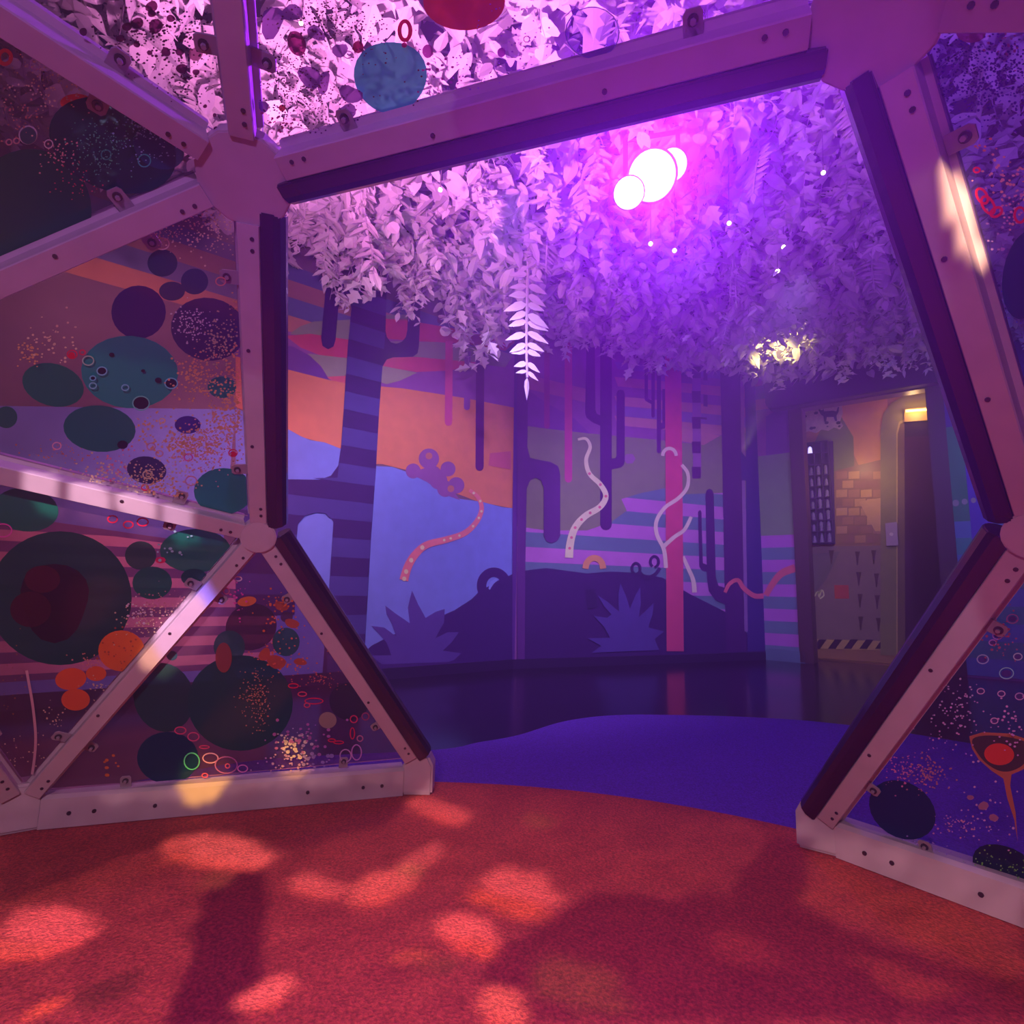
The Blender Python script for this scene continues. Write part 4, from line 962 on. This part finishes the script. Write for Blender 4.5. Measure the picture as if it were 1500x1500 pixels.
def make_vine(kind, seed):
    rng = random.Random(seed); mbx = MB(); ln = 1.0
    pts = stem_curve(rng, ln, 0.05 if kind == 'fern' else 0.12)
    mbx.tube(pts, [(0.012 if kind == 'fern' else 0.006) - 0.004 * i / 8 for i in range(9)], paper if kind == 'fern' else paper2, 4)
    def at(t):
        k = min(7, int(t * 8)); f = t * 8 - k; return pts[k].lerp(pts[k + 1], f)
    if kind == 'fern':
        a0 = rng.uniform(0, PI)
        for i in range(13):
            t = 0.24 + 0.72 * i / 12; w_ = 0.04 + 0.13 * math.sin(PI * min(1, (t - 0.18) * 1.15)) ** 0.8
            for sg in (1, -1):
                d = Vector((math.cos(a0) * sg, math.sin(a0) * sg, -0.25 + rng.uniform(-.28, .22)))
                leaf(mbx, at(t + rng.uniform(-.012, .012)), d, Vector((-math.sin(a0), math.cos(a0), 0.1)), w_ * rng.uniform(.8, 1.12), w_ * rng.uniform(.34, .46), 'lance', paper)
        leaf(mbx, at(1), Vector((0, 0, -1)), Vector((1, 0, 0)), 0.13, 0.06, 'lance', paper)
    elif kind == 'pair':
        for i in range(15):
            t = 0.06 + 0.92 * i / 14; a0 = i * 2.4 + rng.uniform(-.4, .4)
            for sg in (0, PI):
                d = Vector((math.cos(a0 + sg), math.sin(a0 + sg), rng.uniform(-1.1, -0.25))); l_ = rng.uniform(.11, .17)
                leaf(mbx, at(t), d, Vector((0, 0, 1)), l_, l_ * .5, 'oval', paper)
    elif kind == 'star':
        for i in range(9):
            t = 0.08 + 0.9 * i / 8; a0 = rng.uniform(0, 6); c = at(t) + Vector((math.cos(a0), math.sin(a0), -.2)) * 0.05
            tilt = Vector((rng.uniform(-.6, .6), rng.uniform(-.6, .6), 1)).normalized(); e1 = tilt.orthogonal().normalized(); e2 = tilt.cross(e1)
            for j in range(6):
                b = a0 + j * PI / 3; l_ = rng.uniform(.09, .14)
                leaf(mbx, c, e1 * math.cos(b) + e2 * math.sin(b) + Vector((0, 0, -.35)), tilt, l_, l_ * .4, 'lance', paper)
    elif kind == 'coin':
        for i in range(20):
            t = 0.05 + 0.94 * i / 19; a0 = i * 2.2 + rng.uniform(-.5, .5)
            d = Vector((math.cos(a0), math.sin(a0), rng.uniform(-.9, .2))); l_ = rng.uniform(.08, .14)
            leaf(mbx, at(t) + d * 0.02, d, Vector((rng.uniform(-.6, .6), rng.uniform(-.6, .6), 1)), l_, l_, 'round', paper)
    elif kind == 'lobed':
        for i in range(13):
            t = 0.06 + 0.92 * i / 12; a0 = i * 2.5 + rng.uniform(-.5, .5)
            d = Vector((math.cos(a0), math.sin(a0), rng.uniform(-1.2, -.2))); l_ = rng.uniform(.14, .22)
            leaf(mbx, at(t), d, Vector((rng.uniform(-.5, .5), rng.uniform(-.5, .5), 1)), l_, l_ * .62, 'lobed', paper)
    else:   # curly tendrils with small leaves
        for s_ in range(4):
            a0 = s_ * 1.6 + rng.uniform(-.3, .3); q = at(0.15 + .2 * s_); tp = []
            for i in range(10):
                u = i / 9; tp.append(q + Vector((math.cos(a0 + u * 3) * .14 * u, math.sin(a0 + u * 3) * .14 * u, -.32 * u + .04 * math.sin(u * 9))))
            mbx.tube(tp, 0.005, paper, 4)
            for i in range(2, 10):
                b = a0 + i * 2.1; l_ = rng.uniform(.05, .09)
                leaf(mbx, tp[i], Vector((math.cos(b), math.sin(b), -.5)), Vector((0, 0, 1)), l_, l_ * .55, 'oval', paper)
    me = mbx.build('hanging_vine').data
    return me

KINDS_ = ['pair', 'star', 'coin', 'lobed', 'tendril', 'fern', 'pair', 'lobed']
protos = []
for i, k_ in enumerate(KINDS_):
    me = make_vine(k_, 100 + i)
    o = [ob for ob in COL.objects if ob.data == me][0]
    bpy.data.objects.remove(o)
    protos.append((k_, me))
GV = 'paper vines of the hanging canopy'
def hang(me, tip, length, rz, label, group=None, name='hanging_vine'):
    o = bpy.data.objects.new(name, me); COL.objects.link(o)
    o.location = (tip[0], tip[1], tip[2] + length); sc = length
    o.scale = (sc * 0.5 + 0.42, sc * 0.5 + 0.42, sc); o.rotation_euler = (0, 0, rz)
    return tag(o, label, 'vine', group)
by = lambda k_: [m_ for kk, m_ in protos if kk == k_][0]

def inside_room(P, mrg=0.12):
    return all((P - W_.a).dot(W_.n) > mrg for W_ in (L, B, Rm)) and P.x < 5.5 and P.y > -3

rng = random.Random(42)
# the low fringe of the canopy in front of the walls: (pixel x, pixel y of the tip)
fringe = []
hem = [(425, 330), (440, 372), (460, 392), (480, 410), (500, 428), (520, 432), (545, 405), (560, 402), (585, 418), (605, 440), (625, 452), (650, 465), (672, 480), (690, 515), (712, 518), (735, 480), (752, 470), (800, 505), (822, 508), (850, 498), (872, 512), (895, 505), (920, 512), (940, 535), (962, 528), (985, 520), (1005, 530), (1030, 520), (1056, 505), (1078, 515), (1100, 500), (1118, 520), (1142, 548), (1165, 535), (1190, 510), (1215, 505), (1240, 510), (1270, 520), (1285, 525), (1310, 500), (1330, 505), (1352, 530), (1385, 500), (1410, 470), (1450, 470)]
for x, y in hem:
    W_ = L if x < 757 else (B if x < 1122 else Rm)
    for j, off in enumerate((0.30, 0.55)):
        yy = y + (20 if x < 757 else 12) - j * rng.uniform(4, 30); xx = x + rng.uniform(-10, 10)
        P = on_plane(xx, yy, W_.a + W_.n * off, W_.n)
        if not inside_room(P): continue
        Ln = rng.uniform(0.55, 0.85); Ln = max(0.3, min(Ln, 3.72 - P.z))
        k_, me = protos[rng.randrange(len(protos))]
        fringe.append(hang(me, P, Ln, rng.uniform(0, 6), 'white paper vine in the low fringe of the canopy along the painted walls', 'paper vines of the canopy fringe'))
# special sprays that stand out
P = on_plane(771, 548, L.a + L.n * 1.3, L.n)
hang(by('fern'), P, 3.6 - P.z, 2.6, 'long white fern frond hanging lowest in front of the dark corner trunk')
P = on_plane(700, 522, L.a + L.n * 0.8, L.n)
hang(by('lobed'), P, 0.66, 1.0, 'bushy paper spray hanging left of the long fern frond, above the maroon hanging bar')
P = on_plane(525, 405, L.a + L.n * 1.2, L.n)
hang(by('pair'), P, 0.75, 2.2, 'pink-lit paper vine with big pointed leaves above the striped cactus')
P = on_plane(1150, 505, Rm.a + Rm.n * 0.9, Rm.n)
hang(by('star'), P, 0.60, 0.5, 'paper leaf spray lit warm yellow above the lobby doorway')
P = on_plane(1140, 548, Rm.a + Rm.n * 0.4, Rm.n)
hang(by('tendril'), P, 0.45, 0.9, 'curly paper tendril hanging over the rounded end of the pelmet')
P = on_plane(1352, 535, Rm.a + Rm.n * 0.5, Rm.n)
hang(by('tendril'), P, 0.45, 2.9, 'curly paper tendril hanging over the right end of the pelmet')
# the body of the canopy
count = 0; tries = 0
cell = {}
while count < 190 and tries < 20000:
    tries += 1
    P = Vector((rng.uniform(-3.6, 3.6), rng.uniform(0.6, 7.0), 0)); tip = Vector((P.x, P.y, rng.uniform(3.02, 3.22)))
    if not inside_room(tip, 0.5): continue
    if not in_view(tip, 60): continue
    key = (round(P.x / 0.30), round(P.y / 0.30))
    if key in cell: continue
    x, y = to_px(tip)
    if (Vector((x, y)) - Vector((945, 270))).length < 60: continue
    cell[key] = 1; count += 1
    k_, me = protos[rng.randrange(len(protos))]
    hang(me, tip, rng.uniform(0.42, 0.6), rng.uniform(0, 6), 'white paper vine hanging in the dense body of the canopy', GV)
# uncountable leaves massed above the vines
mb = MB()
n_leaf = 0
LK = ['oval', 'lance', 'round', 'lobed', 'oval']
while n_leaf < 13000:
    P = Vector((rng.uniform(-4.2, 4.6), rng.uniform(-0.8, 7.2), 0)); P.z = 3.34 + 0.34 * rng.random() ** 1.0 + 0.10 * math.sin(P.x * 2.1) * math.cos(P.y * 1.7)
    if not inside_room(P, 0.10): continue
    if not in_view(P, 450): continue
    n_leaf += 1
    a0 = rng.uniform(0, 2 * PI); d = Vector((math.cos(a0), math.sin(a0), rng.uniform(-1.3, 0.1))); l_ = rng.uniform(.09, .20)
    leaf(mb, P, d, Vector((rng.uniform(-.7, .7), rng.uniform(-.7, .7), 1)), l_, l_ * rng.uniform(.4, .7), LK[n_leaf % 5], paper if n_leaf % 3 else paper2)
tag(mb.build('canopy_foliage'), 'dense mass of white paper leaves under the ceiling', 'foliage', kind='stuff')

# ------------------------------------------------------------------ stage lamp, fairy lights
def stage_lamp(loc, target, glow, strength, r, label, flare_heads=()):
    root = empty('stage_lamp', loc); d = (Vector(target) - Vector(loc)).normalized(); blk = material('black_lamp_housing', (0.02, 0.015, 0.02), 0.5)
    mbx = MB(); mbx.cyl(-d * 0.26, -d * 0.02, r * 0.95, blk, 24, r * 1.08); mbx.cyl(-d * 0.30, -d * 0.26, r * 0.6, blk, 20, r * 0.95)
    h_ = mbx.build('housing', root, bevel=0.004)
    mbx = MB(); mbx.cyl(-d * 0.02, Vector(), r, material('lens_' + label[:6], (1, 1, 1), emit=glow, estr=strength), 28, r * 0.9)
    mbx.build('lens', root, bevel=0.004)
    for side in flare_heads:  # extra heads added to imitate the stretched flare of the lamp
        mbx = MB(); mbx.cyl(side - d * 0.20, side - d * 0.02, r * 0.6, blk, 20, r * 0.68); mbx.build('flare_housing', root, bevel=0.004)
        mbx = MB(); mbx.cyl(side - d * 0.02, side, r * 0.64, MATS['lens_' + label[:6]], 24, r * 0.58); mbx.build('flare_lens', root, bevel=0.004)
        mbx = MB(); mbx.cyl(-d * 0.12, side - d * 0.12, 0.014, blk, 8); mbx.build('flare_bracket', root)
    mbx = MB(); sd = d.cross(Vector((0, 0, 1))).normalized()
    for sg in (1, -1): mbx.box(-d * 0.16 + sd * (sg * r * 1.14) - Vector((0.012, 0.012, 0)), Vector((0.024, 0, 0)), Vector((0, 0.024, 0)), (0, 0, 0.24), blk)
    mbx.cyl(-d * 0.16 + Vector((0, 0, 0.24)) - sd * r * 1.2, -d * 0.16 + Vector((0, 0, 0.24)) + sd * r * 1.2, 0.012, blk, 8)
    mbx.cyl(-d * 0.16 + Vector((0, 0, 0.24)), -d * 0.16 + Vector((0, 0, CEIL - loc[2])), 0.014, blk, 8)
    mbx.build('yoke', root)
    return tag(root, label, 'lamp')
stage_lamp(LAMP, CAM + Vector((0, 0.3, 0.1)), (0.8, 0.42, 1.0), 3.2, 0.125, 'dazzling purple-white stage lamp cluster hanging in the leaf canopy', [CAM + ray(921, 283) * 2.98 - LAMP, CAM + ray(984, 242) * 2.99 - LAMP])
wb = material('warm_bulb', (1, 0.85, 0.6), emit=(1.0, 0.78, 0.5), estr=9.0)
for x, y, t, label in [(645, 278, 3.1, 'tiny warm fairy light among the leaves left of the stage lamp'), (773, 16, 2.6, 'tiny amber fairy light seen through the top panel'),
                       (1206, 253, 3.2, 'tiny warm fairy light right of the stage lamp near the inclined strut'), (1068, 327, 3.4, 'tiny fairy light below right of the stage lamp'),
                       (1148, 362, 3.9, 'tiny fairy light above the yellow-lit leaf spray'), (953, 357, 3.3, 'tiny fairy light just under the stage lamp'), (988, 367, 3.4, 'tiny fairy light just under and right of the stage lamp'),
                       (1139, 397, 4.2, 'larger pale fairy light just above the yellow-lit leaf spray'), (441, 34, 2.5, 'bright pink-white fairy light seen through the top left panel'), (161, 147, 2.4, 'small white fairy light at the edge of the far left panel')]:
    c = CAM + ray(x, y) * t; root = empty('fairy_light', c)
    bm = bmesh.new(); bmesh.ops.create_icosphere(bm, subdivisions=2, radius=0.011 * t / 3); me = bpy.data.meshes.new('bulb'); bm.to_mesh(me); bm.free()
    me.materials.append(wb); o = bpy.data.objects.new('bulb', me); COL.objects.link(o); o.parent = root
    mbx = MB(); mbx.tube([(0, 0, 0.008), (0.01, 0.0, (CEIL - c.z) * 0.5), (0, 0, CEIL - c.z)], 0.0025, material('thin_cord', (0.2, 0.14, 0.2), 0.6), 4)
    mbx.build('cord', root)
    tag(root, label, 'fairy light', 'fairy lights in the canopy')
# unseen spot added in mid-air before the doorway, lighting the leaves above it
spot('leaf_light_warm', Rm.at(Rm.uz(1150, 560)[0], 2.1, 1.9), on_plane(1155, 458, Rm.a + Rm.n * 0.9, Rm.n), (1.0, 0.8, 0.20), 480, 26, 0.9, 0.03)

from mathutils import noise
# ------------------------------------------------------------------ unseen projector added behind the viewer to cast floor light and shade
PJ = Vector((0.15, -0.80, 1.50))
AX = Vector((0, 1, -0.25)).normalized()
SD = Vector((1, 0, 0)); UPV = SD.cross(AX)
def along(a, b, x, y):
    """point of the strut a-b seen nearest the pixel"""
    best = min((((Vector(to_px(Vx[a].lerp(Vx[b], t / 200))) - Vector((x, y))).length, t) for t in range(201)))
    return Vx[a].lerp(Vx[b], best[1] / 200)
cones = [(along('p0', 'b9', 275, 895), 0.020, (1.9, 1.3, 1.9)), (along('p0', 'b9', 252, 925), 0.024, (1.9, 1.3, 1.8)), (along('p0', 'b9', 228, 957), 0.016, (1.9, 1.2, 0.8)), (along('p0', 'b9', 293, 872), 0.014, (0.7, 0.6, 2.6)),
         (on_floor(297, 1195, 0.0) + Vector((0, 0, 0.112)), 0.024, (2.2, 1.3, 0.35)), (on_floor(433, 1170, 0.0) + Vector((0, 0, 0.112)), 0.018, (2.0, 1.1, 0.3)),
         (along('p0', 'h4', 60, 706), 0.016, (1.1, .8, 1.0)), (along('p0', 'h4', 130, 722), 0.018, (1.3, .95, 1.2)), (along('p0', 'h4', 200, 738), 0.018, (1.3, .95, 1.2)), (along('p0', 'h4', 260, 752), 0.016, (1.1, .8, 1.1))]
cones += [(on_plane(1400 + 6 * k, 245 + 20 * k, Vx['u1'].lerp(Vx['p1'], 0.4), outw(Vx['u1'].lerp(Vx['p1'], 0.4))), 0.009, (2.4, 1.6, 0.9)) for k in range(6)]
def inpoly(x, y, P):
    c = False
    for i in range(len(P)):
        (x1, y1), (x2, y2) = P[i], P[i - 1]
        if (y1 > y) != (y2 > y) and x < (x2 - x1) * (y - y1) / (y2 - y1) + x1: c = not c
    return c
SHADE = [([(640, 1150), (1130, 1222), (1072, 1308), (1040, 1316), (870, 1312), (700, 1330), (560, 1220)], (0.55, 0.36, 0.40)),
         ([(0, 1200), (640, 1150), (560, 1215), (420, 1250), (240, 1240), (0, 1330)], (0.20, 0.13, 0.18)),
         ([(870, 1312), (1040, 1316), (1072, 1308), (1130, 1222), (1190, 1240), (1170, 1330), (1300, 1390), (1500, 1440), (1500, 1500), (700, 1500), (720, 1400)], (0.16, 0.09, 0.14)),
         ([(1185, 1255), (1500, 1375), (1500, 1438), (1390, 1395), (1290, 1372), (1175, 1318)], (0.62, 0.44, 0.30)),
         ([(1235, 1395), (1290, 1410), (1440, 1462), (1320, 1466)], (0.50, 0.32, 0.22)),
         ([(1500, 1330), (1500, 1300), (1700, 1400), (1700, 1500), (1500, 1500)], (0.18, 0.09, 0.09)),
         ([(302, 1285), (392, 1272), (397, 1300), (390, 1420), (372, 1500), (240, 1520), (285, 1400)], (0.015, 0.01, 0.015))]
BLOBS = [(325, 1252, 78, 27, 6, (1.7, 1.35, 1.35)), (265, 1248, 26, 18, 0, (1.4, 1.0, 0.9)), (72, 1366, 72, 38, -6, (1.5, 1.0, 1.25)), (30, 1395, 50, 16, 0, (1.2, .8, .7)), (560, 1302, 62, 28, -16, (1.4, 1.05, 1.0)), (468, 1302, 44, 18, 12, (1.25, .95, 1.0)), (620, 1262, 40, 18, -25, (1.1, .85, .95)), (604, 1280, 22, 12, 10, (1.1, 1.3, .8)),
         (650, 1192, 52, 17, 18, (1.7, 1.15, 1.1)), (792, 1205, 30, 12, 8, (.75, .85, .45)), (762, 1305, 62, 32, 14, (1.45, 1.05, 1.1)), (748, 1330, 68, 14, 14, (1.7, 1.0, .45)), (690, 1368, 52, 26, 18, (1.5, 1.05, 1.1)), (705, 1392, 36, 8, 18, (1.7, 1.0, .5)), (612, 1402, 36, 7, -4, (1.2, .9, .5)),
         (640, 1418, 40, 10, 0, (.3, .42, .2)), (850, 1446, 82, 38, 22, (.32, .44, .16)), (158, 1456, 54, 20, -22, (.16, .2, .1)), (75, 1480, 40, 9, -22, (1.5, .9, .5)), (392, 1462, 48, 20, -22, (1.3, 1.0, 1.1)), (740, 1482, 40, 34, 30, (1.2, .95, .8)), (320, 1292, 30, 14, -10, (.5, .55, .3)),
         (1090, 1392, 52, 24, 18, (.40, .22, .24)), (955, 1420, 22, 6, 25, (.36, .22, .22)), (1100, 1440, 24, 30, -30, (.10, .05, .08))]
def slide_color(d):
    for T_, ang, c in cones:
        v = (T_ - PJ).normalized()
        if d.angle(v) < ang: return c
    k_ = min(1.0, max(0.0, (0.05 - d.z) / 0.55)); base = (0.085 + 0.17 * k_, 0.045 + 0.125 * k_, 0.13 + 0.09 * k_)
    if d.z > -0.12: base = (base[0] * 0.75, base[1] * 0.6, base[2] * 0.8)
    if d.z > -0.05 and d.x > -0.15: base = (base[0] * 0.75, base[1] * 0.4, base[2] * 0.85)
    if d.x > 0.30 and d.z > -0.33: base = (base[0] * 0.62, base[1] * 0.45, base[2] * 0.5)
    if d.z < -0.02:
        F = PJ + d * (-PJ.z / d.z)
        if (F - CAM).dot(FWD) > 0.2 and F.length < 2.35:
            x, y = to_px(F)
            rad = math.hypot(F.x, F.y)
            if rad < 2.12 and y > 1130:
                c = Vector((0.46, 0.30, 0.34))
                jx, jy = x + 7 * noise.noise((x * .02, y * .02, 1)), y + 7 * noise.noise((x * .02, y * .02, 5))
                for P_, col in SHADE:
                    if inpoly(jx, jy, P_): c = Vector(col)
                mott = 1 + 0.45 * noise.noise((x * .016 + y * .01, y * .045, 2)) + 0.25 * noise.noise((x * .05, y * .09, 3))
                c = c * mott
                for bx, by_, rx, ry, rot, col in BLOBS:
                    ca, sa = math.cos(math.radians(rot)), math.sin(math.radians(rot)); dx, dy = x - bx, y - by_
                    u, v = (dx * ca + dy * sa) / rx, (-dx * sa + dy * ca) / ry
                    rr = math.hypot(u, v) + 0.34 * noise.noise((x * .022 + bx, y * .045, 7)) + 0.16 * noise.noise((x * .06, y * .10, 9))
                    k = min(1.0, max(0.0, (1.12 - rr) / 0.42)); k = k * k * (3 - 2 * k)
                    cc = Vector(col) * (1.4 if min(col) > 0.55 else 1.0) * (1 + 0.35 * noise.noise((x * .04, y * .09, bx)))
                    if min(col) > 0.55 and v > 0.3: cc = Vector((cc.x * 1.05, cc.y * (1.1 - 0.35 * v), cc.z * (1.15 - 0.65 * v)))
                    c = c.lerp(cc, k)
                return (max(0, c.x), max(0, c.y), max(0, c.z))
    return base
slide = bpy.data.materials.new('light_pattern_film'); slide.use_nodes = True
nt = slide.node_tree; nt.nodes.clear()
out = nt.nodes.new('ShaderNodeOutputMaterial'); tr = nt.nodes.new('ShaderNodeBsdfTransparent'); at_ = nt.nodes.new('ShaderNodeVertexColor'); at_.layer_name = 'dye'
nt.links.new(at_.outputs[0], tr.inputs[0]); nt.links.new(tr.outputs[0], out.inputs[0])
root = empty('added_projector', PJ)
NX, NZ, DD = 320, 210, 0.26
vs, fs, cols = [], [], []
for j in range(NZ + 1):
    for i in range(NX + 1):
        p_ = AX * DD + SD * ((i / NX - 0.5) * 0.62) + UPV * ((j / NZ) * 0.40 - 0.24)
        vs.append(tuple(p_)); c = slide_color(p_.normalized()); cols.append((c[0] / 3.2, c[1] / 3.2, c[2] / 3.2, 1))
for j in range(NZ):
    for i in range(NX):
        k = j * (NX + 1) + i; fs.append((k, k + 1, k + NX + 2, k + NX + 1))
me = bpy.data.meshes.new('slide'); me.from_pydata(vs, [], fs); me.materials.append(slide)
ca_ = me.color_attributes.new('dye', 'FLOAT_COLOR', 'POINT'); ca_.data.foreach_set('color', [v for c in cols for v in c])
so = bpy.data.objects.new('slide', me); COL.objects.link(so); so.parent = root
mb = MB(); blk = MATS['black_lamp_housing']
def ringq(d, k): return [AX * d + SD * (sx * 0.31 * k) + UPV * (v * k) for sx, v in ((-1, -0.24), (1, -0.24), (1, 0.16), (-1, 0.16))]
back, front = ringq(-0.05, 0.16), ringq(DD - 0.002, 1.0)
mb.raw(back + front, [(0, 1, 5, 4), (1, 2, 6, 5), (2, 3, 7, 6), (3, 0, 4, 7), (3, 2, 1, 0)], blk)
mb.build('housing', root)
mb = MB()
a_, b_ = SD * 0.325, UPV * 0.0
for sg in (1, -1): mb.box(AX * (DD - 0.01) + SD * (0.312 * sg - 0.006) + UPV * (-0.25), SD * 0.012, AX * 0.02, UPV * 0.42, blk)
for z_ in (-0.252, 0.162): mb.box(AX * (DD - 0.01) - SD * 0.318 + UPV * z_, SD * 0.636, AX * 0.02, UPV * 0.012, blk)
for sg in (1, -1): mb.cyl(SD * 0.05 * sg - AX * 0.05, AX * DD + SD * 0.31 * sg + UPV * -0.04, 0.006, blk, 6)
mb.cyl(-AX * 0.1, -AX * 0.1 + Vector((0, 0, 0.28)), 0.008, blk, 8)
mb.build('slide_frame', root)
tag(root, 'unseen black projector added behind the viewer to cast the light patches', 'projector')
spot('added_projector_light', PJ + AX * 0.0, PJ + AX, (1.0, 0.78, 0.9), 1060, 150, 0.1, 0.0018)

# ------------------------------------------------------------------ thin haze in the room, also imitating the lens flare of the lamp
hz_m = bpy.data.materials.new('glow_haze'); hz_m.use_nodes = True
nt = hz_m.node_tree; nt.nodes.clear()
out = nt.nodes.new('ShaderNodeOutputMaterial'); vsct = nt.nodes.new('ShaderNodeVolumeScatter')
vsct.inputs['Color'].default_value = (1, 1, 1, 1); vsct.inputs['Density'].default_value = HAZE; vsct.inputs['Anisotropy'].default_value = 0.65
nt.links.new(vsct.outputs[0], out.inputs['Volume'])
mb = MB(); mb.box((-5.3, -3.2, 0.03), (11.1, 0, 0), (0, 11.9, 0), (0, 0, CEIL - 0.06), hz_m)
o = mb.build('haze'); o['kind'] = 'stuff'; tag(o, 'thin haze in the room, also added to imitate the flare round the stage lamp', 'haze')
